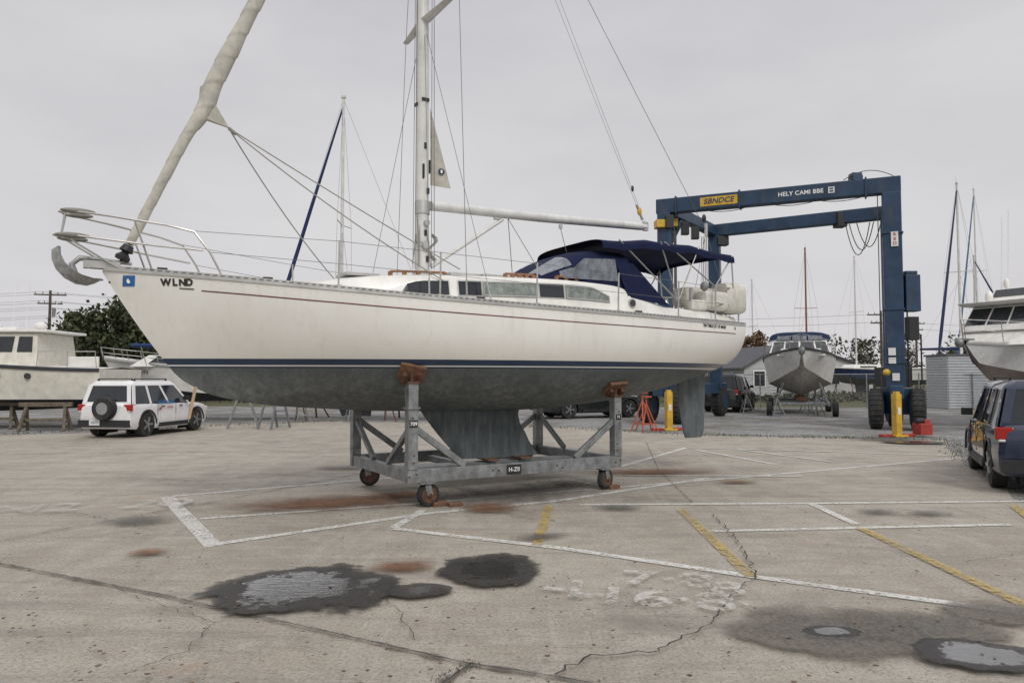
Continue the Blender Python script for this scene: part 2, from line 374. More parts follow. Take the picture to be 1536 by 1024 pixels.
def blobmat(name,kind):
    m,nt,b,o,v=newmat(name)
    ln=nd(nt,'ShaderNodeVectorMath'); ln.operation='LENGTH'; nt.links.new(v,ln.inputs[0]); r=ln.outputs['Value']
    geo=nd(nt,'ShaderNodeNewGeometry'); wv=geo.outputs['Position']
    n1=noise(nt,wv,2.3,4,.5); n2=noise(nt,wv,14,5,.6); n3=noise(nt,wv,6,8,.75); n4=noise(nt,wv,45,5,.75)
    rr=mth(nt,'ADD',r,mth(nt,'ADD',mth(nt,'MULTIPLY',mth(nt,'SUBTRACT',n1,.5),.85),mth(nt,'MULTIPLY',mth(nt,'SUBTRACT',n2,.5),.22)))
    t=nd(nt,'ShaderNodeBsdfTransparent'); ms=nd(nt,'ShaderNodeMixShader')
    if kind=='water':
        # open water in the middle (mirror-like), soaked concrete round it, fading to damp
        a=ramp(nt,rr,[(.68,.93),(.75,.72),(.80,0.0)])
        c=ramp(nt,n4,[(.35,(.012,.011,.010)),(.55,(.032,.029,.026)),(.7,(.075,.068,.058))])
        nt.links.new(c,b.inputs['Base Color'])
        b.inputs['Roughness'].default_value=.5
        rb=mth(nt,'ADD',rr,mth(nt,'MULTIPLY',mth(nt,'SUBTRACT',n3,.5),.9))
        wet=ramp(nt,rb,[(.44,1.0),(.50,0.0)])
        gl=nd(nt,'ShaderNodeBsdfPrincipled'); gl.inputs['Base Color'].default_value=(.03,.028,.025,1); gl.inputs['Roughness'].default_value=.03; gl.inputs['Coat Weight'].default_value=1; gl.inputs['Coat Roughness'].default_value=.02; gl.inputs['Coat IOR'].default_value=1.7; gl.inputs['Specular IOR Level'].default_value=1.0
        bn=nd(nt,'ShaderNodeBump'); bn.inputs['Strength'].default_value=.35; bn.inputs['Distance'].default_value=.012
        nt.links.new(noise(nt,mapping(nt,wv,(1,2.2,1),.2),11,4,.6),bn.inputs['Height']); nt.links.new(bn.outputs[0],gl.inputs['Normal']); nt.links.new(bn.outputs[0],gl.inputs['Coat Normal'])
        m2=nd(nt,'ShaderNodeMixShader'); nt.links.new(wet,m2.inputs[0]); nt.links.new(b.outputs[0],m2.inputs[1]); nt.links.new(gl.outputs[0],m2.inputs[2])
        nt.links.new(a,ms.inputs[0]); nt.links.new(t.outputs[0],ms.inputs[1]); nt.links.new(m2.outputs[0],ms.inputs[2])
        nt.links.new(ms.outputs[0],o.inputs[0]); return m
    elif kind=='damp':
        a=ramp(nt,rr,[(.60,.72),(.74,0.0)])
        c=ramp(nt,rr,[(.05,(.04,.037,.033)),(.3,(.11,.098,.082)),(.7,(.155,.138,.115))])
        c=mixc(nt,ramp(nt,n4,[(.45,0.0),(.65,.7)]),c,(.25,.225,.185))
        c=mixc(nt,ramp(nt,n4,[(.35,.7),(.5,0.0)]),c,(.05,.045,.04))
        ro=ramp(nt,rr,[(.0,.05),(.15,.35),(.4,.7)]); nt.links.new(ro,b.inputs['Roughness'])
    elif kind=='rust':
        q=mth(nt,'ADD',r,mth(nt,'MULTIPLY',mth(nt,'SUBTRACT',noise(nt,mapping(nt,wv,(1,3.2,1),-.2),2.2,8,.75),.5),1.8))
        a=ramp(nt,q,[(.2,.85),(.95,0.0)])
        c=ramp(nt,n3,[(.3,(.085,.042,.024)),(.7,(.26,.125,.06))]); b.inputs['Roughness'].default_value=.9
    else:
        q=mth(nt,'ADD',r,mth(nt,'MULTIPLY',mth(nt,'SUBTRACT',n3,.5),1.4))
        a=ramp(nt,q,[(.2,.65),(.8,0.0)])
        c=ramp(nt,n2,[(.3,(.05,.047,.043)),(.7,(.12,.11,.10))]); b.inputs['Roughness'].default_value=.6
    nt.links.new(c,b.inputs['Base Color'])
    nt.links.new(a,ms.inputs[0]); nt.links.new(t.outputs[0],ms.inputs[1]); nt.links.new(b.outputs[0],ms.inputs[2])
    nt.links.new(ms.outputs[0],o.inputs[0]); return m
bm_={k:blobmat(k+'_stain',k) for k in('water','damp','rust','oil')}
zc=[.0275]
def blob(name,kind,x,y,a,b_,rz=0):
    s=P(name,bm_[kind]); k=24
    s.add([(1.35*math.cos(6.2832*j/k),1.35*math.sin(6.2832*j/k),0) for j in range(k)],[tuple(range(k))])
    o=s.done(); o.location=(x,y,zc[0]); zc[0]+=.0003; o.scale=(a,b_,1); o.rotation_euler=(0,0,rz); return o
blob('rust_stain','rust',-2.5,10.3,1.7,.75,.3); blob('rust_stain','rust',2.5,13.6,1.4,.6,.1); blob('rust_stain','rust',-.3,9.9,.5,.5)
blob('rust_stain','rust',-1.0,6.85,.4,.28,.3);blob('rust_stain','rust',3.7,12.3,.4,.25);blob('rust_stain','rust',-3.6,7.4,.25,.2);blob('rust_stain','rust',-1.3,5.9,.3,.2)
blob('rust_stain','rust',-1.6,11.0,.8,.4,.4)
blob('oil_stain','oil',1.4,9.9,.5,.35);blob('oil_stain','oil',4.7,9.6,.4,.3);blob('oil_stain','oil',5.3,9.5,.45,.25);blob('oil_stain','oil',.3,8.1,.5,.22,.4)
blob('oil_stain','oil',-3.2,14.2,.9,.5);blob('oil_stain','oil',10.4,20.6,1.6,1.2);blob('oil_stain','oil',.9,12.2,.7,.6);blob('oil_stain','oil',0,11.2,2.2,1.4,.5);blob('oil_stain','oil',-4.5,9.0,.6,.5)
blob('puddle','water',-1.72,6.15,.98,.86); blob('puddle','water',-.17,6.75,.62,.66); blob('puddle','water',-.74,6.05,.33,.26)
blob('damp_patch','damp',2.2,5.12,.95,.78); blob('damp_patch','damp',2.85,5.2,.75,.66); blob('puddle','water',2.9,4.68,.5,.36)
blob('puddle','water',2.17,5.1,.22,.13)
blob('damp_patch','damp',3.55,5.5,.6,.4);blob('puddle','water',10.6,19.6,1.0,.6)
st=empty('stencilled_parking_numbers')
X1=(1,-.16,0);Y1=(.16,1,0)
text('stencil_1','-L',.6,(.50,6.12,.0355),X1,Y1,wline2,st,0,bold=.014)
text('stencil_2','7\u00b78',.62,(1.33,6.38,.0355),X1,Y1,wline2,st,0,bold=.014)
text('stencil_3','-16\u00b78\u00b7',.62,(1.15,5.82,.0355),(1,-.2,0),Y1,wline2,st,0,bold=.014)
text('stencil_4','8',.55,(1.75,6.1,.0355),X1,Y1,wline2,st,0,bold=.014)
text('stencil_5','M2\u00b7\u00b720',.9,(-5.6,9.95,.0355),(1,.28,0),(-.28,1,0),wline3,st,0,bold=.012)

# ---------------------------------------------------------------- main sailboat
TH=math.atan2(.51,.86)
SB=empty('sailing_yacht',(-.54,11.8,0),TH)
zs=interp([(-5.27,3.10),(-4,2.99),(-2.72,2.885),(-1.03,2.79),(1.25,2.725),(3.2,2.705),(5.15,2.72)])
hb=interp([(-5.27,.035),(-5.0,.17),(-4.5,.43),(-3.5,.91),(-2.5,1.26),(-1,1.55),(.5,1.65),(2,1.58),(3.5,1.33),(4.5,1.07),(5.15,.86)])
zb=interp([(-5.27,3.04),(-5.0,2.60),(-4.57,1.98),(-4.35,1.72),(-3.9,1.49),(-3,1.34),(-1,1.23),(.5,1.21),(2,1.29),(3.3,1.46),(4.4,1.70),(5.15,1.90)])
ea=interp([(-5.27,1.1),(-4,1.4),(-2.5,2.1),(0,3.0),(3,3.0),(5.15,2.6)])
ec=interp([(-5.27,1.0),(-4,.95),(-2.5,.75),(0,.6),(3,.55),(5.15,.55)])
def hy(x,z):
    t=(z-zb(x))/max(.01,zs(x)-zb(x)); t=min(max(t,0),1)
    return hb(x)*(1-(1-t)**ea(x))**ec(x)
def hpt(x,z,off=0,side=-1):
    y=side*hy(x,z); tx=Vector((.05,side*(hy(x+.025,z)-hy(x-.025,z)),0)); tz=Vector((0,side*(hy(x,z+.02)-hy(x,z-.02)),.04))
    n=tx.cross(tz).normalized()
    if n.y*side<0:n=-n
    return Vector((x,y,z))+n*off
hp=P('hull',hullm,SB,True); rings=[]
N=90;K=22
for i in range(N+1):
    t=i/N; x=-5.27+10.42*(t**1.25)
    r=[]
    for side in(-1,1):
        rr=[]
        for j in range(K+1):
            tt=(1-(j/K))**1.7
            z=zb(x)+(zs(x)-zb(x))*tt; xx=x+ (0.06*(tt-.6) if i==N else 0)
            rr.append((xx,side*hy(x,z),z))
        r+= rr if side==-1 else rr[::-1][1:]
    rings.append(r)
hp.loft(rings,closed=False)
hp.add(rings[-1],[tuple(range(len(rings[-1])))])
hp.done()
dk=P('deck',deckm,SB,True); rings=[]
for i in range(61):
    x=-5.27+10.42*i/60;b_=hb(x)-.01
    rings.append([(x,b_*q,zs(x)-.005+.07*(1-q*q)*min(1,b_)) for q in(-1,-.7,-.35,0,.35,.7,1)])
dk.loft(rings,closed=False); dk.done()
tr=P('toe_rail',alu,SB,False); trh=P('toe_rail_slots',slotm,SB)
for side in(-1,1):
    pts=[(-5.27+10.42*i/100) for i in range(101)]; rr=[]
    for x in pts:
        y=side*hb(x);z=zs(x)
        rr.append([(x,y+side*.014,z-.035),(x,y+side*.014,z+.035),(x,y-side*.004,z+.035),(x,y-side*.004,z-.035)])
    tr.loft(rr)
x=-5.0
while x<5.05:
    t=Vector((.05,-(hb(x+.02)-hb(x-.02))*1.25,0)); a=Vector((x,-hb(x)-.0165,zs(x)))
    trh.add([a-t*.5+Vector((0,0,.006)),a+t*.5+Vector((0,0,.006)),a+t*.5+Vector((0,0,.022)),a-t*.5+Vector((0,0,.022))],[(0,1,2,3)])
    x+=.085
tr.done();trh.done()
bo=P('rail_bolts',whitet,SB); x=-5.0
while x<5.05:
    p=hpt(x,zs(x)-.06,.004); bo.cyl(p,(0,-1,0),.007,.008,8); x+=.14
bo.done()
def hullstrip(name,x0,x1,dz,hgt,mat):
    s=P(name,mat,SB,True)
    for side in(-1,1):
        rr=[]
        for i in range(101):
            x=x0+(x1-x0)*i/100; z=zs(x)-dz
            rr.append([hpt(x,z+hgt/2,.004,side),hpt(x,z-hgt/2,.004,side)])
        s.loft(rr,closed=False)
    s.done()
hullstrip('cove_stripe',-4.2,4.75,.185,.014,maroon)
def hulltext(name,s,x,z,size,mat,**k):
    p=hpt(x,z,.006);a=hpt(x+.1,z,.006);c=hpt(x,z+.1,.006)
    text(name,s,size,p,a-p,c-p,mat,SB,.001,**k)
hulltext('bow_name','W L ND',-4.47,zs(-4.47)-.11,.115,ink,bold=.006,space=.9)
q0=P('bow_name_underline',ink,SB); pa=hpt(-4.44,zs(-4.44)-.175,.006);pb=hpt(-4.28,zs(-4.28)-.172,.006);q0.beam(pa,pb,.004,.012);q0.done()
stk=P('bow_sticker',bluemark,SB); x0,x1=-5.05,-4.92;z0=zs(-4.98)-.07
stk.add([hpt(x0,z0-.13,.007),hpt(x1,z0-.13,.007),hpt(x1,z0,.007),hpt(x0,z0,.007)],[(0,1,2,3)]);stk.done()
stk=P('sticker_mark',whitet,SB); pc=hpt(-4.985,z0-.065,.012); stk.add([pc+Vector((.022*math.cos(a*.7854),0,.032*math.sin(a*.7854))) for a in range(8)],[tuple(range(8))]);stk.done()
hulltext('stern_lettering',"TM T'MILD JIT OF MIND",4.0,zs(4.0)-.085,.075,ink,bold=.001)
hulltext('stern_lettering_end',"&",4.72,zs(4.7)-.09,.08,ink,bold=.001)
kl=P('keel',keelm,SB,True); rings=[]
for t in(0,.15,.3,.45,.6,.75,.88,.96,1.0):
    z=1.42+(0.47-1.42)*t; x0=-1.12+.80*t-.05*math.sin(math.pi*t); x1=.84-.10*math.sin(math.pi*min(1,t*1.6))+.30*t**3.5
    th=.15-.05*t; r=[]
    for j in range(20):
        u=j/20*2*math.pi; cx=(1-math.cos(u))/2; r.append((x0+(x1-x0)*cx, math.sin(u)*th*(1-.45*cx), z))
    rings.append(r)
kl.loft(rings); kl.done()
rd=P('rudder',keelm,SB,True); rings=[]
for t in(0,.3,.6,.9,.97,1.0):
    z=1.85+(0.60-1.85)*t; c_=.06*max(0,t-.9)*10; x0=4.18+.22*t+c_*.6;x1=4.98-.06*t-c_;r=[]
    for j in range(20):
        u=j/20*2*math.pi; cx=(1-math.cos(u))/2; r.append((x0+(x1-x0)*cx, math.sin(u)*.06*(1-.5*cx), z))
    rings.append(r)
rd.loft(rings);rd.done()
cw=interp([(-2.95,.2),(-2.6,.5),(-2.2,.68),(-1.5,.88),(-.5,1.0),(1,1.07),(2.2,1.05),(3.2,.98)])
ct=interp([(-2.95,2.99),(-2.6,3.06),(-2.2,3.12),(-1.5,3.19),(0,3.24),(1,3.26),(1.9,3.24),(2.5,3.10),(3.2,2.92)])
cb=P('cabin_trunk',white,SB,True); rings=[]
def cside(x,z,off=0,side=-1):
    zt=ct(x)-.07;zd=zs(x)+.01; t=(z-zd)/max(.02,zt-zd)
    return Vector((x,side*(cw(x)+.07*(1-t)+off),z))
for i in range(45):
    x=-2.95+6.15*i/44; zt=ct(x);w_=cw(x);zd=zs(x)-.01
    r=[(x,-w_-.07,zd),(x,-w_,zt-.07),(x,-w_+.035,zt-.02),(x,-w_+.12,zt),(x,-w_*.4,zt+.04),(x,0,zt+.05)]
    rings.append(r+[(a,-b,c) for a,b,c in r[-2::-1]])
cb.loft(rings); cb.done()
fr=P('window_frames',alu,SB); wk=P('cabin_windows',glass,SB); wc=P('curtained_windows',curtain,SB)
for x0,x1,kind,tl,trr in((-1.95,-1.0,0,.9,0),(-.85,-.5,0,0,0),(-.46,.42,1,0,0),(.47,.9,0,0,0),(.95,1.78,1,0,.8)):
    for side in(-1,1):
        for pp,off,mg in((wc if kind else wk,.012,0.0),(fr,.006,.018)):
            rr=[]
            n=8
            for i in range(n+1):
                x=x0-mg+(x1-x0+2*mg)*i/n; u=i/n
                zt=ct(x)-.10+mg; zl=ct(x)-.30-mg
                if tl: zt=zt-(1-min(1,u/.55))*.13
                if trr: zt=zt-max(0,(u-.6)/.4)*.12
                rr.append([cside(x,zl,off,side),cside(x,zt,off,side)])
            pp.loft(rr,closed=False)
            if pp is wc:
                for q in(0,1):
                    fr.tube([r_[q]+Vector((0,side*.004,0)) for r_ in rr],.008,6)
                for q in(0,-1): fr.tube([rr[q][0]+Vector((0,side*.004,0)),rr[q][1]+Vector((0,side*.004,0))],.008,6)
fr.done();wk.done();wc.done()
po=P('porthole',steel,SB,True); c=cside(2.26,ct(2.26)-.22,.012); po.cyl(c,(0,1,0),.075,.03,20); po.done()
po=P('porthole_glass',glass,SB); po.cyl(c+Vector((0,-.012,0)),(0,1,0),.055,.02,20); po.done()
tk=P('teak_handrails',teak,SB,False)
for side in(-1,1):
    for a,b_ in((-1.75,-.9),(.0,.5),(.9,1.65)):
        n=8;pts=[(a+(b_-a)*i/n,side*(cw(a)-.17),ct(a+(b_-a)*i/n)+.06) for i in range(n+1)]
        tk.tube(pts,.018,6)
        for i in range(0,n+1,2): tk.box((pts[i][0],pts[i][1],pts[i][2]-.03),(.06,.03,.06))
tk.done()
ha=P('deck_hatches',alu,SB,bev=.01)
ha.box((-.35,0,ct(-.3)+.09),(.55,.55,.07)); ha.box((.35,0,ct(.3)+.08),(.9,.7,.06)); ha.box((-2.0,0,ct(-2)+.08),(.5,.5,.05)); ha.done()
dg_=P('deck_gear',black,SB,bev=.005)
for x,y in((-3.4,-.55),(-3.3,.3),(-.6,-1.2),(.2,-.75),(2.3,-1.2),(-4.6,0)): dg_.box((x,y,zs(x)+.08),(.12,.05,.06))
dg_.done()
co_=P('cockpit_coaming',white,SB,bev=.02)
for side in(-1,1):
    rr=[]
    for i in range(15):
        x=2.9+2.15*i/14;y=side*min(.98,hb(x)-.2);z=2.94-.08*i/14
        rr.append([(x,y+side*.07,zs(x)),(x,y,z),(x,y-side*.14,z),(x,y-side*.18,zs(x))])
    co_.loft(rr)
co_.done()
wn=P('winches',steel,SB,True)
for x,y in((3.2,-.85),(3.2,.85),(3.8,-.85),(1.5,-.6)):
    wn.tube([(x,y,3.0),(x,y,3.03),(x,y,3.06),(x,y,3.10)] if x>2 else [(x,y,3.3),(x,y,3.33),(x,y,3.36),(x,y,3.4)],[.065,.06,.045,.055],14)
wn.done()
MX=-.98
ms=P('mast',mastw,SB,True); ms.tube([(MX,0,3.2),(MX,0,3.6),(MX-.02,0,8),(MX-.0,0,12.95)],[.105,.1,.098,.085],20); ms.done()
mc=P('mast_collar',alu,SB,True); mc.tube([(MX,0,3.25),(MX,0,3.36)],.15,20)
mc.tube([(MX,0,4.25),(MX,0,4.45)],.115,20); mc.tube([(MX,0,3.8),(MX,0,3.83)],.112,20)
for y in(-1,1): mc.tube([(MX,y*.1,3.75),(MX,y*.17,3.75)],[.06,.05],12); mc.tube([(MX+.02,y*.1,4.1),(MX+.02,y*.16,4.1)],[.05,.045],12)
mc.done()
ml=P('mast_fittings',black,SB); ml.box((MX-.03,-.1,4.9),(.03,.03,.22)); ml.box((MX+.1,-.02,5.0),(.03,.06,.2)); ml.box((MX-.1,0,5.95),(.05,.08,.05)); ml.box((MX,-.10,6.02),(.12,.02,.05))
for z in(3.55,3.95,4.6,5.3): ml.box((MX+R(-.05,.05),-.1,z),(.04,.03,.09))
ml.done()
bm2=P('boom',mastw,SB,True); bm2.tube([(MX+.14,0,4.40),(1.2,0,4.44),(3.40,0,4.52)],[.075,.075,.07],18); bm2.tube([(3.4,0,4.52),(3.52,0,4.52)],[.055,.05],12); bm2.done()
bf=P('boom_fittings',alu,SB,True); bf.box((MX+.12,0,4.4),(.12,.08,.12)); bf.box((3.5,0,4.53),(.1,.06,.16)); bf.box((.35,0,4.35),(.12,.05,.08)); bf.box((1.6,0,4.33),(.06,.03,.07)); bf.done()
vg=P('rigid_vang',mastw,SB,True); vg.tube([(MX+.15,0,3.45),(.45,0,4.33)],[.035,.03],10); vg.done()
sr=P('spreaders',mastw,SB,True)
for side in(-1,1):
    sr.tube([(MX,0,7.28),(MX+.12,side*1.0,7.36)],[.09,.05],12,sy=.35)
sr.done()
rg=P('standing_rigging',wirem,SB)
def wire(a,b_,r=.004): rg.tube([a,b_],r,5,False)
top=(MX,0,12.85)
for side in(-1,1):
    tip=(MX+.12,side*1.0,7.36); ch=(MX+.1,side*1.32,zs(MX)+.05)
    wire(ch,tip,.0045);wire(tip,top,.0045); wire((MX+.5,side*1.3,zs(MX)+.05),(MX,side*.05,7.2)); wire((MX-.45,side*1.28,zs(MX)+.05),(MX,side*.05,7.2))
wire((5.05,0,4.6),top,.005)
for side in(-1,1): wire((5.1,side*.55,2.85),(5.05,0,4.6),.0045)
wire((3.45,0,4.6),(MX+.1,0,12.8),.003); wire((3.5,0,4.58),(MX+.3,0,12.8),.003)
for dx,dy in((-.13,-.03),(-.13,.05),(.12,-.08),(.12,.06)): wire((MX+dx,dy,3.4),(MX+dx*.8,dy,12.7),.0045)
wire((MX+.15,-.12,3.4),(MX+.1,-.12,12.6),.005)
for x,y in ((.55,-.5),(.55,.5)): wire((x,0,4.36),(x+.4,y,3.3),.006)
wire((1.6,0,4.3),(1.9,0,3.3),.006)
rg.done()
tb=P('turnbuckles',steel,SB)
for side in(-1,1):
    for dx,y in((.1,1.32),(.5,1.3),(-.45,1.28)):
        a=Vector((MX+dx,side*y,zs(MX)+.02)); b2=Vector((MX+.12 if dx==.1 else MX,side*(1.0 if dx==.1 else .05),7.3)); d=(b2-a).normalized(); tb.tube([a,a+d*.3],.014,6)
tb.tube([(5.05,0,4.5),(5.05,0,4.75)],.03,8)
a=Vector((3.45,0,4.6));d=Vector((-4.3,0,8.2)).normalized(); tb.tube([a+d*.05,a+d*.35],.02,6)
tb.done()
bk=P('backstay_blocks',black,SB,True); bk.sph((5.0,0,4.85),(.05,.03,.08)); bk.sph((3.2,0,5.2),(.03,.02,.06)); bk.done()
yb=P('yellow_block',yellow,SB,True); yb.sph((3.36,0,4.8),(.05,.03,.08)); yb.done()
gn=P('furled_headsail',sailc,SB,True); f0=Vector((-4.98,0,3.42));f1=Vector((MX-.05,0,12.8)); d=(f1-f0)
gr_=interp([(0,.048),(.03,.055),(.1,.062),(.165,.072),(.185,.088),(.215,.102),(.25,.107),(.35,.093),(.6,.072),(1,.035)])
def foil(t,a):
    u=d.normalized();s1=u.cross(Vector((0,1,0))).normalized();s2=u.cross(s1)
    r=gr_(t)*(1+.11*(((a/(2*math.pi))-t*26)%1.0)+.03*math.sin(t*70+a*2)+.02*math.sin(t*31))
    bulge=Vector((.10,0,0))*math.exp(-((t-.2)/.03)**2)
    return f0+d*t+(s1*math.cos(a)+s2*math.sin(a))*r+bulge*.5
rings=[[foil(i/420,2*math.pi*k/24) for k in range(24)] for i in range(421)]
gn.loft(rings); 
tack=f0+d*.2
gn.add([tack+Vector((.03,-.06,.32)),tack+Vector((-.02,-.04,-.1)),tack+Vector((.36,-.06,-.20)),tack+Vector((.0,.05,.32)),tack+Vector((-.02,.06,-.1)),tack+Vector((.36,-.02,-.2))],[(0,1,2),(3,5,4),(0,2,5,3),(1,4,5,2),(0,3,4,1)])
gn.done()
fd=P('furling_drum',black,SB,True); u=d.normalized(); fd.tube([f0-u*.22,f0-u*.18,f0-u*.12,f0-u*.10,f0-u*.02],[.085,.09,.04,.085,.06],16); fd.tube([f0-u*.55,f0-u*.2],.015,8); fd.done()
sh=P('genoa_sheets',rope,SB); clew=tack+Vector((.36,-.03,-.2))
def sag(a,b_,s_,n=12): a=Vector(a);b_=Vector(b_);return [a.lerp(b_,i/n)-Vector((0,0,s_*4*(i/n)*(1-i/n))) for i in range(n+1)]
sh.tube(sag(clew,(MX-.1,-1.0,3.1),.08),.009,5); sh.tube(sag(clew,(-1.9,.9,3.1),.12),.009,5); sh.tube(sag(clew,(MX+.2,-.9,3.3),.02),.009,5)
sh.tube([clew,clew+Vector((.1,0,-.07))],.025,6)
for i in range(7):
    y=R(-.1,.1);x=MX+R(-.13,.16); sh.tube(sag((x,y,R(3.9,4.3)),(x+R(-.1,.1),y-.05,R(3.35,3.5)),R(-.05,.05),6),.01,5)
for k in range(3):
    pts=[(MX+.14+.02*k,-.05+.05*k,3.95)]+[(MX+.16+.07*math.sin(t*.9),-.06+.05*k,3.95-.05*t) for t in range(1,9)]
    sh.tube(pts,.011,5)
sh.done()
pn=P('storm_pennant',sailc,SB); x=MX+.13
pn.add([(x,.02,5.95),(x,.0,4.72),(x+.33,-.05,4.70)],[(0,1,2)]); pn.done()
pm=P('pennant_mark',dkblue,SB); c=Vector((x+.17,-.045,4.95)); pm.add([c+Vector((.055*math.cos(a*.628),0,.05*math.sin(a*.628))) for a in range(10)],[tuple(range(10))]); pm.done()
pm=P('pennant_mark_dot',whitet,SB); c=c+Vector((0,-.004,0)); pm.add([c+Vector((.02*math.cos(a*.628),0,.03*math.sin(a*.628))) for a in range(10)],[tuple(range(10))]); pm.done()
pl=P('bow_pulpit',steel,SB,True)
for side in(-1,1):
    pl.tube([(-3.98,side*.66,zs(-4)+.02),(-4.12,side*.62,3.3),(-4.3,side*.56,3.55),(-4.6,side*.46,3.62),(-5.2,side*.28,3.70),(-5.6,side*.16,3.74),(-5.75,0,3.75)],.0135,8)
    pl.tube([(-4.2,side*.6,3.32),(-4.7,side*.42,3.36),(-5.3,side*.24,3.42),(-5.72,side*.13,3.46),(-5.8,0,3.46)],.0125,8)
    pl.tube([(-4.75,side*.33,zs(-4.75)+.03),(-4.95,side*.36,3.66)],.0125,8)
    pl.tube([(-5.1,side*.12,3.09),(-5.72,side*.13,3.46),(-5.68,side*.12,3.74)],.0125,8)
pl.done()
pd=P('pulpit_seats',M('grey_pad',(.24,.24,.21),.7,var=.3),SB,True)
for z,x in((3.75,-5.55),(3.45,-5.6)):
    pd.sph((x,-.14,z),(.19,.05,.035)); pd.sph((x,.14,z),(.17,.05,.035))
pd.done()
an=P('plough_anchor',M('weathered_galvanised_anchor',(.34,.35,.35),.5,.4,.4,16,dirt=(.15,.10,.07),dirtamt=.5),SB,True)
an.tube([(-4.95,0,3.17),(-5.35,0,3.20),(-5.52,0,3.20),(-5.60,0,3.12),(-5.55,0,2.99)],[.022,.03,.035,.035,.03],8)
fl_=[(-5.80,3.28,.015),(-5.795,3.16,.06),(-5.75,3.05,.11),(-5.66,2.95,.16),(-5.54,2.885,.19),(-5.42,2.87,.18),(-5.34,2.90,.13)]
rings=[]
for i,(x,z,w_) in enumerate(fl_):
    h_=.05+.05*math.sin(math.pi*i/6)
    rings.append([(x+.05,-w_,z+h_),(x-.012,-w_*.35,z),(x-.015,w_*.35,z),(x+.05,w_,z+h_),(x+.08,w_*.5,z+h_*.9),(x+.08,-w_*.5,z+h_*.9)])
an.loft(rings); an.box((-5.25,0,3.12),(.35,.12,.04)); an.done()
br=P('bow_roller',steel,SB); br.box((-5.28,.06,3.13),(.4,.012,.09));br.box((-5.28,-.06,3.13),(.4,.012,.09));br.cyl((-5.42,0,3.12),(0,1,0),.035,.11,12);br.done()
sn=P('stanchions',steel,SB,True); ll=P('lifelines',wirem,SB)
XS=[-3.98,-2.65,-1.35,0.1,1.6,3.0,4.1]
for side in(-1,1):
    tops=[];mids=[]
    for x in XS:
        y=side*(hb(x)-.06);z=zs(x)
        if x>-3.9: sn.tube([(x,y,z),(x,y+side*.02,z+.62)],.0125,8); sn.box((x,y,z+.03),(.08,.06,.04))
        tops.append((x,y+side*.02,z+.61) if x>-3.9 else (-4.3,side*.56,3.56)); mids.append((x,y+side*.01,z+.32) if x>-3.9 else (-4.12,side*.62,3.3))
    for T in(tops,mids):
        for a,b_ in zip(T,T[1:]): ll.tube([a,b_],.0035,5,False)
    sn.tube([(4.1,side*(hb(4.1)-.06),zs(4.1)),(4.12,side*(hb(4.1)-.05),3.35),(4.7,side*(hb(4.7)-.08),3.36),(5.1,side*.75,3.36),(5.15,side*.4,3.36)],.0135,8)
    sn.tube([(4.12,side*(hb(4.1)-.05),3.05),(5.1,side*.75,3.05)],.0125,8)
    sn.tube([(5.08,side*.76,2.72),(5.1,side*.75,3.36)],.0135,8); sn.tube([(5.13,side*.4,2.72),(5.15,side*.4,3.36)],.0135,8)
sn.done(); ll.done()
dg=P('dodger_canvas',navy,SB,True); rings=[]
prof=[(.62,3.34,.80),(.95,3.55,.84),(1.25,3.72,.90),(1.5,3.82,.95),(1.9,3.88,.98),(2.35,3.89,1.0)]
def arch(x,zt,w_,zl,n=14,off=0):
    r=[]
    for k in range(n+1):
        a=math.pi*k/n; ca=math.cos(a); r.append(Vector((x,-(w_+off)*math.copysign(abs(ca)**.55,ca),zl+(zt+off-zl)*abs(math.sin(a))**.55)))
    return r
for x,zt,w_ in prof: rings.append(arch(x,zt,w_,3.2 if x<2.0 else 3.05))
dg.loft(rings,closed=False)
for side in(-1,1):
    dg.add([(2.0,side*1.0,3.6),(2.36,side*1.0,3.62),(3.15,side*1.01,2.95),(2.2,side*1.06,3.05)],[(0,1,2,3)])
dg.done()
vn=P('dodger_windows',vinyl,SB,True)
def patch(xs,k0,k1):
    rr=[]
    for x in xs:
        zt=interp([(a,b_) for a,b_,c in prof])(x);w_=interp([(a,c) for a,b_,c in prof])(x)
        rr.append(arch(x,zt,w_,3.2,28,.012)[k0:k1+1])
    vn.loft(rr,closed=False)
patch([.70,.8,.95,1.1,1.22],4,12);patch([.70,.8,.95,1.1,1.22],16,24); patch([1.0,1.15,1.3],1,3)
for side in(-1,1):
    vn.add([(1.0,side*.925,3.3),(2.05,side*1.0,3.3),(1.98,side*1.005,3.66),(1.38,side*.975,3.63)],[(0,1,2,3)])
vn.done()
bi=P('bimini_top',navy,SB,True); rings=[]
for i in range(25):
    x=1.75+3.0*i/24; zt=4.02+.10*math.sin(math.pi*i/24)-.03*abs(math.sin(math.pi*i/8)); w_=.98
    rings.append([Vector((x,-w_*math.copysign(abs(math.cos(a))**.5,math.cos(a)),zt-.13+.13*math.sin(a)**.7 if 0<a<math.pi else zt-.13)) for a in [math.pi*k/14 for k in range(15)]])
bi.loft(rings,closed=False); rings2=[[v-Vector((0,0,.012)) for v in r] for r in rings]; bi.loft(rings2,closed=False)
for side in(-1,1): 
    bi.loft([[ (1.75+3.0*i/24,side*.985,rings[i][0].z+.01),(1.75+3.0*i/24,side*.99,rings[i][0].z-.07+.015*math.sin(i*1.3))] for i in range(25)],closed=False)
bi.loft([[v,v-Vector((-.01,0,.08))] for v in rings[-1]],closed=False)
bi.done()
bfm=P('bimini_frame',steel,SB,True)
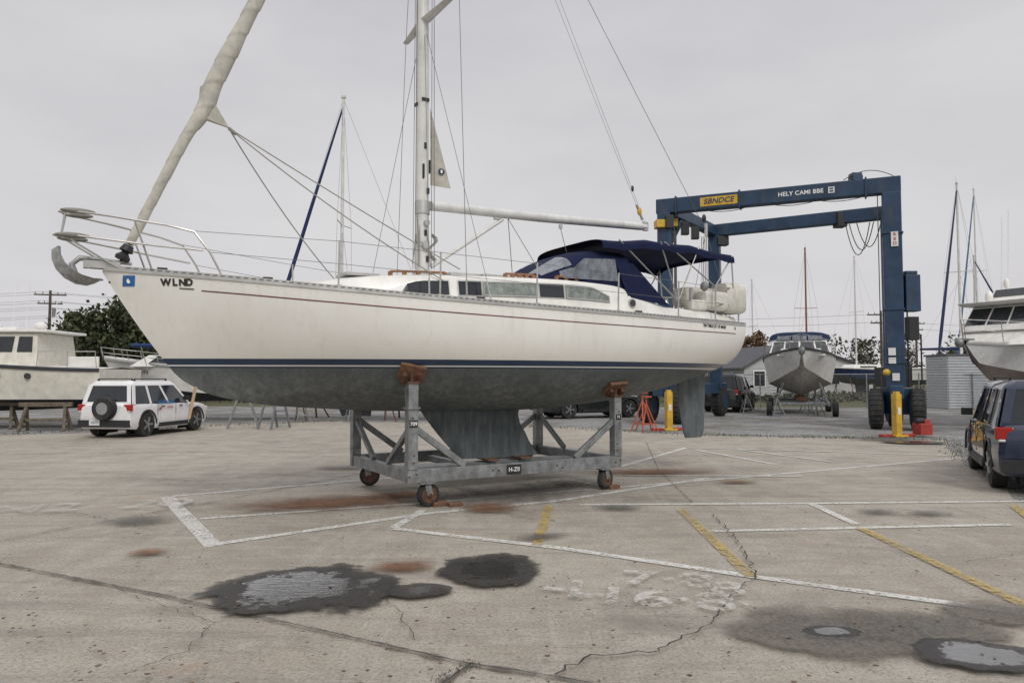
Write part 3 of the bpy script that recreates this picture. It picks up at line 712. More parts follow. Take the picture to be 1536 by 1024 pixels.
for side in(-1,1):
    for a,b_ in(((3.4,3.05),(2.1,4.0)),((3.4,3.05),(3.0,4.05)),((3.4,3.05),(3.9,4.05)),((4.75,3.36),(4.7,3.95)),((4.3,3.36),(3.1,4.05)),((4.1,3.1),(4.72,3.95))):
        bfm.tube([(a[0],side*.95,a[1]),(b_[0],side*.96,b_[1])],.0125,8)
bfm.done()
rf=P('covered_life_raft',raftm,SB,True)
def roundbox(p,c,dx,dy,dz,pw=3.5,n=28,m=10,rib=0):
    rings=[]
    for i in range(m*2+1):
        u=-1+i/m; s_=(1-min(.9995,abs(u))**pw)**(1/pw)
        rr=[]
        for k in range(n):
            a=2*math.pi*k/n; ca,sa=math.cos(a),math.sin(a); f=1/((abs(ca)**pw+abs(sa)**pw)**(1/pw))
            q=s_*(1+rib*(i%2)); rr.append((c[0]+dx*u,c[1]+dy*ca*f*q,c[2]+dz*sa*f*q))
        rings.append(rr)
    p.loft(rings)
roundbox(rf,(4.86,-.72,3.19),.27,.22,.27,7,rib=.045); roundbox(rf,(4.28,-.86,3.10),.30,.16,.17,7,rib=.03); roundbox(rf,(4.35,-.45,3.2),.5,.2,.18,6,rib=.03)
roundbox(rf,(3.85,-.9,3.00),.20,.12,.10,5,rib=.03); rf.done()
og=P('outboard_and_stern_gear',M('grey_gear',(.3,.3,.29),.5,var=.4),SB,True,); og.sph((4.08,-.9,3.36),(.08,.08,.08)); og.tube([(3.7,-.95,2.75),(3.7,-.95,3.3)],.03,8); og.tube([(4.08,-.9,3.0),(4.08,-.9,3.4)],.025,8); og.done()
pdl=P('wooden_fender_board',M('varnished_wood',(.45,.32,.18),.6,var=.3),SB); pdl.beam((-4.2,-.2,1.62),(-4.28,-.25,1.22),.08,.03); pdl.done()

# ---------------------------------------------------------------- yacht cradle
CR=empty('yacht_storage_cradle',(-.54,11.8,0),TH)
cf=P('steel_frame',galv,CR,bev=.006)
xa,xb,yy=-1.62,1.86,1.14; zf=.42
for y in(-yy,yy): cf.beam((xa-.07,y,zf),(xb+.07,y,zf),.11,.18)
for x in(xa,xb): cf.beam((x,-yy+.06,zf),(x,yy-.06,zf),.11,.16)
for x in(-.35,.75): cf.beam((x,-yy+.06,zf-.03),(x,yy-.06,zf-.03),.12,.10)
cf.beam((xa+.06,0,zf-.04),(xb-.06,0,zf-.04),.3,.06)
cf.done()
cp=P('posts',galv,CR,bev=.006)
def hz(x,y):
    lo,hi=zb(x),zs(x)
    for _ in range(30):
        m_=(lo+hi)/2
        if hy(x,m_)<abs(y): lo=m_
        else: hi=m_
    return lo
for x in(xa,xb):
    for y in(-yy,yy):
        zt=hz(x,y)-.17; cp.beam((x,y,zf+.09),(x,y,zt),.14,.14)
        s=1 if x==xa else -1; q=1 if y<0 else -1
        cp.beam((x+s*.06,y,min(1.05,zt-.25)),(x+s*.80,y,zf+.1),.06,.09)
        cp.beam((x,y+q*.06,1.05),(x,y+q*.85,zf+.1),.07,.07)
        for zz_ in(.62,1.0,zt-.08): cp.box((x,y,zz_),(.155,.155,.012))
cp.box((xa,-yy,1.33),(.19,.19,.03)); cp.done()
fb=P('frame_bolts',rust,CR)
for x in(xa,xb,-.35,.75):
    for dx in(-.05,.05): fb.cyl((x+dx,-yy-.06,.42+R(-.03,.03)),(0,1,0),.012,.02,8)
for x in(xa,xb):
    for z in(.6,.7,1.2): fb.cyl((x+R(-.03,.03),-yy-.075,z),(0,1,0),.011,.02,8)
fb.done()
pdm=P('support_pads',wood,CR,bev=.01); bolt=P('pad_screws',rust,CR)
for x in(xa,xb):
    for y in(-yy,yy):
        z=hz(x,y); s=1 if y>0 else -1; sl_=(hz(x,y*1.05)-hz(x,y*.95))/(abs(y)*.1); ang=math.atan(sl_)*s
        sx_=(hz(x+.1,y)-hz(x-.1,y))/.2
        rot=Matrix.Rotation(ang,3,'X')@Matrix.Rotation(-math.atan(sx_),3,'Y')
        pdm.box((x,y,z-.035),(.36,.26,.055),rot); bolt.cyl((x,y,z-.13),(0,0,1),.03,.16,10); bolt.box((x,y,z-.17),(.17,.17,.03)); bolt.box((x-.11,y-.03*s,z-.1),(.06,.16,.12),rot); bolt.box((x+.11,y-.03*s,z-.1),(.06,.16,.12),rot)
pdm.done();bolt.done()
kw=P('keel_blocks',wood,CR,bev=.01); kw.box((.15,0,.452),(.2,.5,.03)); kw.box((.75,0,.452),(.2,.5,.03)); kw.done()
ch=P('wheel_chocks',wood,CR,bev=.008)
wh=P('caster_wheels',rust,CR,True,.01); wt=P('caster_tyres',rubber,CR,True,.02); fk=P('caster_forks',galv,CR,bev=.004)
for x in(-1.42,1.60):
    for y in(-yy-.02,yy):
        an_=R(-.6,.6); ax=Vector((math.sin(an_),math.cos(an_),0)); f_=Vector((ax.y,-ax.x,0)); c=Vector((x,y,.16))+f_*.04
        wt.cyl(c,ax,.16,.095,28); wh.cyl(c,ax,.115,.105,20); wh.cyl(c,ax,.03,.15,10)
        for s in(-1,1): fk.beam(c+ax*s*.066,c+ax*s*.066-f_*.04+Vector((0,0,.15)),.012,.09,up=f_)
        fk.box((x,y,.322),(.2,.2,.02))
wh.done();wt.done();fk.done()
ch.box((-1.22,-1.2,.03),(.22,.1,.06)); ch.box((1.78,-1.18,.03),(.2,.1,.06)); ch.box((-1.05,-1.32,.025),(.2,.09,.05)); ch.done()
sg=P('frame_label',ink,CR); sg.box((-.05,-yy-.061,.42),(.24,.008,.14)); sg.done()
text('frame_label_text','H-ZII',.085,(-.05,-yy-.067,.42),(1,0,0),(0,0,1),whitet,CR,.001,bold=.001)
sg=P('post_label',ink,CR); sg.box((xa,-yy-.073,1.12),(.12,.004,.10));sg.box((xb,-yy-.073,1.12),(.1,.004,.09)); sg.done()
text('post_label_text','709',.07,(xa,-yy-.077,1.12),(1,0,0),(0,0,1),whitet,CR,.001,bold=.001)
text('post_label_text2','71',.06,(xb,-yy-.077,1.12),(1,0,0),(0,0,1),whitet,CR,.001,bold=.001)

# ---------------------------------------------------------------- boat lift
TL=empty('marine_travel_lift')
FL,FR,RL,RR_=Vector((5.9,28.3,0)),Vector((13.0,25.1,0)),Vector((9.1,33,0)),Vector((15.0,29.3,0))
H=Vector((0,0,8.30)); lb=P('lift_frame',liftblue,TL,bev=.03)
for p,wd in((FL,.5),(FR,.58),(RL,.5),(RR_,.5)):
    lb.beam(p+Vector((0,0,1.2)),p+H-Vector((0,0,.26)),wd,wd,up=(FR-FL).normalized())
def ext(a,b,e): d=(b-a).normalized();return a-d*e,b+d*e
a,b_=ext(FL,FR,.30); lb.beam(a+H,b_+H,.42,.56)
a,b_=ext(RL,RR_,.28); lb.beam(a+H,b_+H,.40,.52)
for p,q in((FL,RL),(FR,RR_)):
    d=(q-p).normalized(); lb.beam(p+d*.26+H-Vector((0,0,.02)),q-d*.26+H-Vector((0,0,.02)),.36,.46)
    lb.beam(p-d*.9+Vector((0,0,1.25)),q+d*.9+Vector((0,0,1.25)),.40,.45)
    lb.beam(p+d*.2+Vector((0,0,6.8)),p+d*1.6+H-Vector((0,0,.2)),.25,.25)
lb.box(FR+H+Vector((-1.0,.45,.4)),(.35,.35,.3)); lb.box(FR+Vector((0,-.05,.95)),(.7,.7,.9))
lb.done()
lj=P('lift_flanges',liftblue,TL,bev=.01)
dF=(FR-FL).normalized()
for t in(.06,.36,.9):
    c=FL.lerp(FR,t)+H; lj.beam(c-dF*.03,c+dF*.03,.52,.66)
for z in(2.2,4.0,6.6): lj.beam(FR+Vector((0,0,z)),FR+Vector((0,0,z+.05)),.66,.66,up=dF)
lj.done()
tw=P('lift_tyres',rubber,TL,True,.08); rw=P('lift_wheel_rims',liftblue,TL,True)
def tyre(c,ax,r,wd):
    c=Vector(c);ax=Vector(ax).normalized()
    tw.tube([c-ax*wd/2,c-ax*wd*.42,c-ax*wd*.3,c+ax*wd*.3,c+ax*wd*.42,c+ax*wd/2],[r*.72,r*.93,r,r,r*.93,r*.72],32)
    rw.tube([c-ax*(wd/2+.01),c+ax*(wd/2+.01)],r*.5,20)
    for k in range(24):
        a=2*math.pi*k/24; e=ax.cross(Vector((0,0,1))); p=c+(e*math.cos(a)+Vector((0,0,1))*math.sin(a))*(r*1.0); tw.beam(p-ax*wd*.4,p+ax*wd*.4,.06,.04,up=(p-c).normalized())
for p,q in((FL,RL),(FR,RR_)):
    d=(q-p).normalized(); n=Vector((d.y,-d.x,0))
    for off in(-.62,.62): tyre(p+n*off-d*.3+Vector((0,0,.68)),n,.66,.46)
    tyre(p+d*1.4+Vector((0,0,.68)),n,.66,.5); tyre(q+d*.4+Vector((0,0,.68)),n,.66,.5)
tw.done();rw.done()
mt=P('lift_machinery',yellow,TL,bev=.02); mt.box(FL+Vector((-.1,-.1,7.6)),(.6,.5,.3)); mt.box(FL+Vector((.4,.1,7.7)),(.2,.3,.3)); mt.done()
mk=P('lift_machinery_dark',black,TL,bev=.02)
mk.box(FL+Vector((.1,-.35,7.65)),(.3,.2,.5)); mk.box(FL.lerp(FR,.86)+H-Vector((0,0,-.36)),(.4,.3,.2))
for t in(.1,.3,.5): mk.box(FL.lerp(RL,t)+Vector((.1,-.2,7.7)),(.3,.25,.5))
mk.box(FR.lerp(RR_,.5)+Vector((0,0,1.75)),(1,.8,.7)); mk.box(RL.lerp(RR_,.75)+H+Vector((0,0,-.1)),(.4,.5,.6))
mk.box(RL.lerp(RR_,.05)+H+Vector((0,0,-.5)),(.5,.4,.4)); mk.done()
cbx=P('control_cabinet',liftblue,TL,bev=.02); cbx.box(FR+Vector((.62,.1,4.6)),(.5,.45,1.25)); cbx.box(FR+Vector((.62,.1,5.3)),(.4,.3,.12)); cbx.done()
cbx=P('hydraulic_tank',black,TL,bev=.02); cbx.box(FR+Vector((.68,.15,3.4)),(.35,.3,.8)); cbx.tube([FR+Vector((.45,0,z)) for z in(1.3,2,3,4)],.03,6); cbx.tube([FR+Vector((.9,0,z)) for z in(1.6,2.6,3.2)],.03,6);cbx.done()
cbl=P('lift_cables',wirem,TL)
for i in range(5):
    c=FR+Vector((-.42+.06*i,.1+.12*i,0)); cbl.tube([c+Vector((0,0,1.4)),c+Vector((0,0,8.1))],.016,5)
for i in range(4):
    c=FL+Vector((.35+.05*i,.1*i,0)); cbl.tube([c+Vector((0,0,1.4)),c+Vector((0,0,8.1))],.016,5)
    c=RL+Vector((-.35-.05*i,.1*i,0)); cbl.tube([c+Vector((0,0,1.4)),c+Vector((0,0,8.1))],.014,5)
for t,s_ in((.78,1.3),(.84,1.0),(.8,1.1)):
    a=RL.lerp(RR_,t)+H-Vector((0,0,.3));b_=a+Vector((.8,-.4,0)); cbl.tube(sag(a,b_,s_,10),.02,5)
for t in(.2,.5,.7):
    a=FL.lerp(FR,t)+H+Vector((0,0,-.28)); cbl.tube(sag(a,a+Vector((1.4,-.62,0)),.1,8),.014,5)
cbl.tube(sag(FR+Vector((-1.4,.5,8.62)),FR+Vector((.2,0,8.58)),-.3,8),.015,5)
cbl.done()
nF=Vector((dF.y,-dF.x,0)); 
if nF.y>0:nF=-nF
face=lambda t,z=0,o=.215: FL.lerp(FR,t)+H+nF*o+Vector((0,0,z))
yp=P('yellow_name_plate',yellow,TL); c=face(.265,0,.222); yp.beam(c-dF*.68,c+dF*.68,.012,.34); yp.done()
text('name_plate_text','SBNDCE',.28,face(.265,0,.231),dF,(0,0,1),dkblue,TL,.002,shear=.2,bold=.006,space=1.05)
text('beam_text','HELY CAMI BBE',.21,face(.63,0,.215),dF,(0,0,1),whitet,TL,.002,bold=.004,space=1.05)
c=face(.76,0,.219); mk2=P('beam_mark',whitet,TL); mk2.beam(c-dF*.1,c-dF*.07,.01,.22); mk2.beam(c+dF*.07,c+dF*.1,.01,.22)
for dz in(-.09,0,.09): mk2.beam(c-dF*.07+Vector((0,0,dz)),c+dF*.07+Vector((0,0,dz)),.01,.03)
mk2.done()
st_=P('leg_notices',plate,TL)
for z,h_,dx in((6.4,.5,.06),(2.6,.25,-.1),(2.3,.2,-.1),(1.75,.25,.0)):
    c=FR+nF*.335+dF*dx+Vector((0,0,z)); st_.beam(c-dF*.11,c+dF*.11,.008,h_)
st_.done()
text('leg_notice_text','R\nB\nD',.15,FR+nF*.342+dF*.06+Vector((0,0,6.4)),dF,(0,0,1),redp,TL,.001,bold=.003)
text('leg_notice_text2','= = =\n- - -',.08,FR+nF*.342-dF*.1+Vector((0,0,2.3)),dF,(0,0,1),ink,TL,.001)
lm=P('lift_lamp',yellow,TL,True); lm.sph(FR+Vector((-.45,-.3,1.9)),.12); lm.done()

def jackpost(x,y,h):
    e=empty('yellow_jack_post',(x,y,0),.3); p=P('post',yellow,e,bev=.01); p.box((0,0,h/2),(.2,.2,h)); p.box((0,0,.03),(.45,.4,.06)); p.box((.0,0,h+.03),(.14,.14,.08)); p.done()
    q=P('label',plate,e); q.box((0,-.104,h*.6),(.1,.006,.2)); q.done()
    q=P('base',redp,e,bev=.01); q.box((.35,0,.04),(.45,.25,.08)); q.box((-.42,0,.04),(.35,.2,.08)); q.done()
jackpost(5.15,24.4,1.25); jackpost(11.3,21.8,1.25)
e=empty('red_hydraulic_unit',(12.1,21.9,0),.2); p=P('tank',redp,e,bev=.02); p.box((0,0,.22),(.4,.36,.34)); p.box((.1,0,.44),(.18,.2,.12)); p.done(); p=P('motor',black,e,True); p.cyl((-.1,0,.46),(1,0,0),.08,.25,14); p.done()
def stand(x,y,h,mat,name='boat_jack_stand'):
    e=empty(name,(x,y,0),R(0,2)); p=P('legs',mat,e)
    T=Vector((0,0,h*.8))
    F=[Vector((.38*math.cos(a),.38*math.sin(a),0)) for a in(.5,2.1,3.7,5.3)]
    for f in F: p.tube([f,T],.022,6)
    for i in range(4): p.tube([F[i]*.75+T*.25,F[(i+1)%4]*.75+T*.25],.014,6)
    p.tube([T*.7,T,Vector((0,0,h))],.025,8); p.box((0,0,h),(.25,.25,.05)); p.done()
stand(4.15,23.6,1.25,orangep); stand(4.4,24.3,1.1,orangep)
for x,y,h in((11.9,33.3,1.0),(13.7,33.4,1.0),(11.4,36,1.1),(14.3,36,1.1),(-6.2,28.8,1.3),(-8.2,29,1.3)): stand(x,y,h,galv)
def trestle(x,y,rz,w=1.6,h=.85):
    e=empty('timber_trestle',(x,y,0),rz); p=P('timbers',greywood,e,bev=.01)
    p.beam((-w/2,0,h),(w/2,0,h),.14,.14)
    for s in(-1,1):
        for t in(-1,1): p.beam((s*w*.42,t*.3,0),(s*w*.36,0,h-.05),.09,.09)
        p.beam((s*w*.4,-.22,.3),(s*w*.4,.22,.3),.05,.08)
    p.beam((-w*.4,-.05,.35),(w*.38,-.05,.35),.05,.09); p.done()
trestle(-15.2,24.2,.15); trestle(-17.5,25,.2); trestle(-14.2,26.2,.1,1.2,.75)
ladm=M('ladder_aluminium',(.22,.23,.24),.5,.4)
def ladder(x,y,rz):
    e=empty('step_ladder',(x,y,0),rz); p=P('frame',ladm,e)
    for s in(-1,1):
        for t in(-1,1): p.beam((t*.5,s*.27,0),(0,s*.2,1.6),.05,.07)
    for i in range(1,6):
        z=i*.29;q=.5*(1-z/1.6); p.box((q,0,z),(.09,.48,.035)); 
        if i%2: p.box((-q,0,z),(.03,.46,.035))
    p.box((0,0,1.62),(.2,.45,.04)); p.done()
ladder(-9.2,25.4,.3); ladder(-8.1,25.3,1.2)

# ---------------------------------------------------------------- vehicles
def car(name,loc,th,L,W,H,paint,spare=False,wheelr=.34,hood=.22,trim=black,rack=True,glassm=glass,bumper=None):
    E=empty(name,loc,th); w=W/2
    st=[(-.5,.56,.86,.36),(-.485,.60,.95,.27),(-.42,.61,1,.24),(-.2,.60,1,.22),(0,.59,1,.22),(.15,.585,1,.22),(.24,.575,.995,.22),(.36,.55,.975,.23),(.44,.52,.94,.24),(.485,.46,.86,.27),(.5,.40,.78,.33)]
    p=P('body',paint,E,True); rings=[]
    for fx,ft,fw,zb_ in st:
        x=fx*L;zt=ft*H;ww=w*fw
        r=[(x,-ww*.9,zb_),(x,-ww*.985,zb_+.1),(x,-ww,zb_+(zt-zb_)*.45),(x,-ww*.975,zb_+(zt-zb_)*.72),(x,-ww*.985,zt-.13),(x,-ww*.95,zt-.04),(x,-ww*.86,zt),(x,-ww*.4,zt+.03)]
        rings.append(r+[(a,-b,c) for a,b,c in r[::-1]])
    p.loft(rings); body=p.done()
    axl=(-.31*L,.30*L)
    cut=P('cut',paint,None); 
    for ax in axl:
        for s in(-1,1): cut.cyl((ax,s*(w-.1),wheelr),(0,1,0),wheelr*1.16,.5,32)
    cu=cut.done(); cu.location=loc; cu.rotation_euler=(0,0,th)
    md=body.modifiers.new('b','BOOLEAN');md.object=cu;md.operation='DIFFERENCE';md.solver='EXACT'
    bpy.context.view_layer.update()
    me=bpy.data.meshes.new_from_object(body.evaluated_get(bpy.context.evaluated_depsgraph_get()))
    body.modifiers.clear(); body.data=me; me.materials.clear(); me.materials.append(paint)
    bpy.data.objects.remove(cu)
    for pl_ in me.polygons: pl_.use_smooth=True
    try: me.set_sharp_from_angle(angle=math.radians(35))
    except Exception: pass
    z0=.60*H;z1=H*.93;z2=H
    def ring(xr,xf,ww,z):
        r=[];c=.12
        for cx,cy,a0 in((xf-c,ww-c,0),(xr+c,ww-c,90),(xr+c,-ww+c,180),(xf-c,-ww+c,270)):
            for k in range(5): a=math.radians(a0+90*k/4); r.append(Vector((cx+c*math.cos(a),cy+c*math.sin(a),z)))
        return r
    B=(-.475*L,hood*L,w*.94,z0-.03); T=(-.44*L,hood*L-.16*L,w*.80,z1)
    gp=P('windows',glassm,E,True); gp.loft([ring(*B),ring(*T)]); gp.done()
    rp=P('roof',paint,E,True); rp.loft([ring(T[0]-.02,T[1]+.02,T[2]+.015,z1-.03),ring(T[0]-.01,T[1],T[2]+.005,z1+.02),ring(T[0]+.06,T[1]-.1,T[2]-.08,z2-.01),ring(T[0]+.4,T[1]-.4,T[2]-.35,z2)]); rp.done()
    pp=P('pillars',paint,E,bev=.008)
    def gpt(fx,s,t,o=.012):
        xb=B[0]+(B[1]-B[0])*fx; xt=T[0]+(T[1]-T[0])*fx
        return Vector((xb+(xt-xb)*t,s*(B[2]+(T[2]-B[2])*t+o-.006),B[3]+(T[3]-B[3])*t))
    for s in(-1,1):
        for fx,ww,m_ in((.03,.14,0),(.30,.09,0),(.60,.08,1),(.955,.08,0)):
            pp.beam(gpt(fx,s,0),gpt(fx,s,1),ww,.02,up=(0,s,0.2))
        pp.beam((B[0]-.012,s*B[2]*.9,B[3]),(T[0]-.012,s*T[2]*.88,T[3]),.02,.12,up=(0,1,0))
    pp.box((B[0]-.01,0,z0+.0),(.05,w*1.75,.10)); pp.done()
    tr_=P('trim',trim,E,bev=.01)
    tr_.box((-.495*L,0,.42),(.14,W*.93,.20)); tr_.box((.492*L,0,.42),(.12,W*.80,.2))
    for s in(-1,1):
        tr_.box((0,s*(w-.01),.32),(.36*L,.05,.12))
        tr_.box((hood*L-.1*L,s*(w+.08),.66*H),(.1,.18,.13))
        if rack: tr_.tube([(-.38*L,s*w*.68,H+.05),(hood*L-.24*L,s*w*.68,H+.05)],.018,6); tr_.box((-.38*L,s*w*.68,H+.02),(.06,.03,.06)); tr_.box((hood*L-.24*L,s*w*.68,H+.02),(.06,.03,.06))
        for ax in axl:
            pts=[(ax+wheelr*1.17*math.cos(a),s*(w*.995),wheelr+wheelr*1.17*math.sin(a)) for a in [math.pi*k/14 for k in range(15)]]
            tr_.tube(pts,.022,6)
    for s in(-1,1):
        for x in(-.20*L,.02*L,.20*L): tr_.box((x,s*(w*.995),.42*H),(.008,.012,.30*H))
    tr_.done()
    hd=P('door_handles',paint if paint!=carwhite else black,E,bev=.008)
    for s in(-1,1):
        for x in(-.14*L,.08*L): hd.box((x,s*(w*1.0+.012),.53*H),(.16,.03,.03))
    hd.done()
    ti=P('tyres',rubber,E,True,.0);ri=P('wheels',rim,E,True)
    for ax in axl:
        for s in(-1,1):
            c=Vector((ax,s*(w-.13),wheelr));a=Vector((0,s,0))
            ti.tube([c-a*.11,c-a*.10,c+a*.08,c+a*.11,c+a*.115],[wheelr*.8,wheelr,wheelr,wheelr*.95,wheelr*.66],32)
            ri.tube([c+a*.085,c+a*.112],[wheelr*.66,wheelr*.62],24)
            for k in range(5):
                an2=2*math.pi*k/5; e2=Vector((math.cos(an2),0,math.sin(an2))); ri.beam(c+a*.125,c+a*.13+e2*wheelr*.6,.05,.02,up=a)
    ti.done();ri.done()
    dk2=P('wheel_wells',black,E)
    for ax in axl:
        for s in(-1,1):
            c=Vector((ax,s*(w-.13),wheelr)); dk2.tube([c+Vector((0,s*.105,0)),c+Vector((0,s*.118,0))],wheelr*.54,20)
            dk2.box((ax,s*(w-.38),wheelr+.1),(wheelr*2.4,.04,wheelr*2.0))
    dk2.box((0,0,.28),(L*.8,W*.8,.12)); dk2.done()
    tl=P('tail_lights',lens,E,bev=.02); hl=P('head_lights',lensw,E,bev=.02)
    for s in(-1,1):
        tl.box((-.488*L,s*w*.86,.53*H),(.10,.24,.19)); hl.box((.47*L,s*w*.70,.43*H),(.14,.32,.15)); hl.box((-.489*L,s*w*.84,.47*H),(.09,.2,.05))
    tl.done();hl.done()
    pt_=P('number_plate',plate,E); pt_.box((-.495*L-.075,0 if not spare else .25,.45 if spare else .42*H),(.01,.32,.15)); pt_.done()
    text('plate_text','KB73',.1,(-.495*L-.082,0 if not spare else .25,.45 if spare else .42*H),(0,-1,0),(0,0,1),dkblue,E,.001)
    if spare:
        s_=P('spare_wheel',rubber,E,True); c=Vector((-.5*L-.10,-.08,.52*H)); a=Vector((-1,0,0)); s_.tube([c-a*.1,c+a*.08,c+a*.11,c+a*.115],[.33,.33,.31,.2],30); s_.done()
        s_=P('spare_wheel_hub',rim,E,True); s_.tube([c+a*.09,c+a*.12],[.19,.17],20); s_.done()
    return E
S=car('white_suv',(-11.35,23.25,0),math.atan2(.99,.13),4.25,1.66,1.64,carwhite,spare=True,wheelr=.36)
text('door_text','#SparedSpace',.15,(-.45,-.85,1.0),(1,0,0),(0,0,1),bluemark,S,.002,bold=.003)
text('door_text2','JIB',.12,(-.75,-.85,.80),(1,0,0),(0,0,1),redp,S,.002,bold=.003)
text('door_text3','service',.11,(-.25,-.85,.84),(1,0,0),(0,0,1),redp,S,.002,bold=.001)
car('blue_suv',(9.02,12.75,0),math.atan2(.9,.436),4.4,1.8,1.70,carblue,wheelr=.35)
car('dark_offroad_car',(11.35,38.6,0),math.radians(60),4.2,1.85,1.9,carblack,wheelr=.42)
car('dark_pickup',(3.4,32.5,0),math.radians(25),4.9,1.85,1.7,carblack,wheelr=.38)

# ---------------------------------------------------------------- other boats
def frustum(p,b,t):
    bx=[(b[0],-b[2],b[3]),(b[1],-b[2],b[3]),(b[1],b[2],b[3]),(b[0],b[2],b[3])]
    tx=[(t[0],-t[2],t[3]),(t[1],-t[2],t[3]),(t[1],t[2],t[3]),(t[0],t[2],t[3])]
    p.hexa(bx+tx)
    B=[Vector(v) for v in bx];T=[Vector(v) for v in tx]
    faces={'n':(B[0],B[1],T[1],T[0]),'a':(B[1],B[2],T[2],T[1]),'f':(B[2],B[3],T[3],T[2]),'b':(B[3],B[0],T[0],T[3])}
    def panel(q,side,u0,u1,v0,v1,off=.012):
        a,b2,c,d2=faces[side]; n=(b2-a).cross(d2-a).normalized()
        f=lambda u,v:(a.lerp(b2,u)).lerp(d2.lerp(c,u),v)+n*off
        q.add([f(u0,v0),f(u1,v0),f(u1,v1),f(u0,v1)],[(0,1,2,3)])
    return panel
def motorhull(E,L,B,zbow,zst,zch,zk,topm,botm,stripe=None):
    tb_=interp([(0,.02),(.06,.26),(.15,.52),(.3,.82),(.5,.98),(.75,1),(1,.94)])
    tcx=interp([(0,.01),(.1,.12),(.2,.35),(.35,.66),(.55,.85),(1,.86)])
    zch_=interp([(0,.75),(.15,.5),(.35,.15),(.6,0),(1,0)])
    zkk=interp([(0,.93),(.05,.6),(.12,.33),(.25,.1),(.45,0),(1,.08)])
    top=P('topsides',topm,E,True);bot=P('bottom',botm,E,True);dk=P('deck',deckm,E,True)
    tr_=[[],[]];br_=[];dr=[];sp_=[[],[]]
    for i in range(41):
        t=i/40;x=-L/2+L*t;z1=zst+(zbow-zst)*(1-t)**1.6;b=B/2*tb_(t);c=B/2*tcx(t);zc_=zch+(zbow-zch)*zch_(t)*.75;zk_=zk+(zbow-zk)*zkk(t)
        zc_=max(zc_,zk_+.02); zc_=min(zc_,z1-.05)
        for s,l in((-1,tr_[0]),(1,tr_[1])):
            l.append([(x,s*c,zc_),(x,s*(c+(b-c)*.35),zc_+(z1-zc_)*.35),(x,s*(c+(b-c)*.75),zc_+(z1-zc_)*.7),(x,s*b,z1)])
        br_.append([(x,-c,zc_),(x,-c*.5,(zc_*.45+zk_*.55)),(x,0,zk_),(x,c*.5,(zc_*.45+zk_*.55)),(x,c,zc_)])
        dr.append([(x,-b,z1),(x,0,z1+.06),(x,b,z1)])
        for s,l in((-1,sp_[0]),(1,sp_[1])): l.append([(x,s*(b+.03),z1-.10),(x,s*(b+.035),z1-.03),(x,s*(b-.02),z1+.02)])
    for l in tr_: top.loft(l,closed=False)
    e_=[v for v in tr_[0][-1]]+[v for v in tr_[1][-1][::-1]]; top.add(e_,[tuple(range(8))])
    bot.loft(br_,closed=False); bot.add(br_[-1],[tuple(range(5))])
    dk.loft(dr,closed=False); top.done();bot.done();dk.done()
    rb=P('rub_rail',stripe or alu,E,True)
    for l in sp_: rb.loft(l,closed=False)
    rb.done()
def rails(E,L,B,zbow,zst,h=.6,t1=.55):
    r=P('bow_rail',steel,E,True)
    tb_=interp([(0,.05),(.06,.26),(.15,.52),(.3,.82),(.5,.98),(.75,1),(1,.94)])
    for s in(-1,1):
        pts=[];low=[]
        for i in range(14):
            t=t1*i/13;x=-L/2+L*t-.15*(1-t/t1);z=zst+(zbow-zst)*(1-t)**1.6;y=s*(B/2*tb_(t)-.05)
            hh=h if i<13 else .05
            pts.append((x,y,z+hh));low.append((x,y,z+hh*.5))
            if i%2==0: r.tube([(x+.1,y,z),(x,y,z+hh)],.014,6)
        r.tube(pts,.016,6); r.tube(low,.01,5)
    r.done()
E=empty('cabin_cruiser',(-18.6,26.0,0),math.radians(2))
L=9.6;motorhull(E,L,3.2,2.75,2.02,1.0,.55,cream,bottomdk,stripe=bottomdk)
cp_=P('cabin',cream,E,bev=.04);gw=P('cabin_windows',glass,E)
pan=frustum(cp_,(-.9,2.6,1.25,2.1),(-.2,2.5,1.1,3.25))
for u0,u1 in((.05,.27),(.31,.52),(.56,.74),(.79,.95)): pan(gw,'n',u0,u1,.42,.88)
for u0,u1 in((.04,.34),(.36,.64),(.66,.96)): pan(gw,'b',u0,u1,.42,.88)
pan=frustum(cp_,(-3.2,-.9,.95,2.2),(-2.6,-.9,.85,2.62)); 
for u0 in(.3,.6): pan(gw,'n',u0,u0+.2,.3,.75)
gw.done();cp_.done()
rf_=P('hardtop',white,E,bev=.03); rf_.box((1.25,0,3.30),(3.3,2.5,.09)); rf_.box((.9,0,3.42),(.9,.8,.12)); rf_.sph((.2,.2,3.55),(.28,.28,.12)); rf_.sph((2.2,-.4,3.5),(.2,.2,.16)); rf_.box((4.72,0,1.6),(.1,2.8,.8)); rf_.box((4.2,-1.35,2.25),(1.0,.1,.35)); rf_.done()
an_=P('antennas',whitet,E);
for x,y in((.4,.9),(1.8,-.6),(1.9,.9)): an_.tube([(x,y,3.3),(x+.1,y,R(4.2,5.2))],.012,5)
an_.done()
rails(E,L,3.2,2.75,2.02,.55,.5)
sr_=P('cockpit_rail',steel,E); sr_.tube([(2.7,-1.45,2.1),(2.75,-1.45,2.6),(4.6,-1.42,2.6),(4.65,-1.4,2.0)],.016,6); sr_.tube([(3.7,-1.43,2.0),(3.7,-1.43,2.6)],.014,6); sr_.done()
pv=P('portholes',glass,E); 
for x in(.5,1.5,2.5): pv.cyl((x,-1.56,1.78),(0,1,0),.10,.10,16)
pv.done()
E=empty('runabout_boat',(-12.6,30.5,0),math.radians(6))
L=8;motorhull(E,L,2.8,2.55,1.95,1.1,.75,white,bottomdk)
cv=P('blue_canopy',M('blue_canvas',(.015,.04,.13),.85),E,bev=.05); cv.box((-1.2,0,3.0),(2.8,2.2,.14)); cv.box((.6,0,2.75),(.7,2.0,.4)); cv.done()
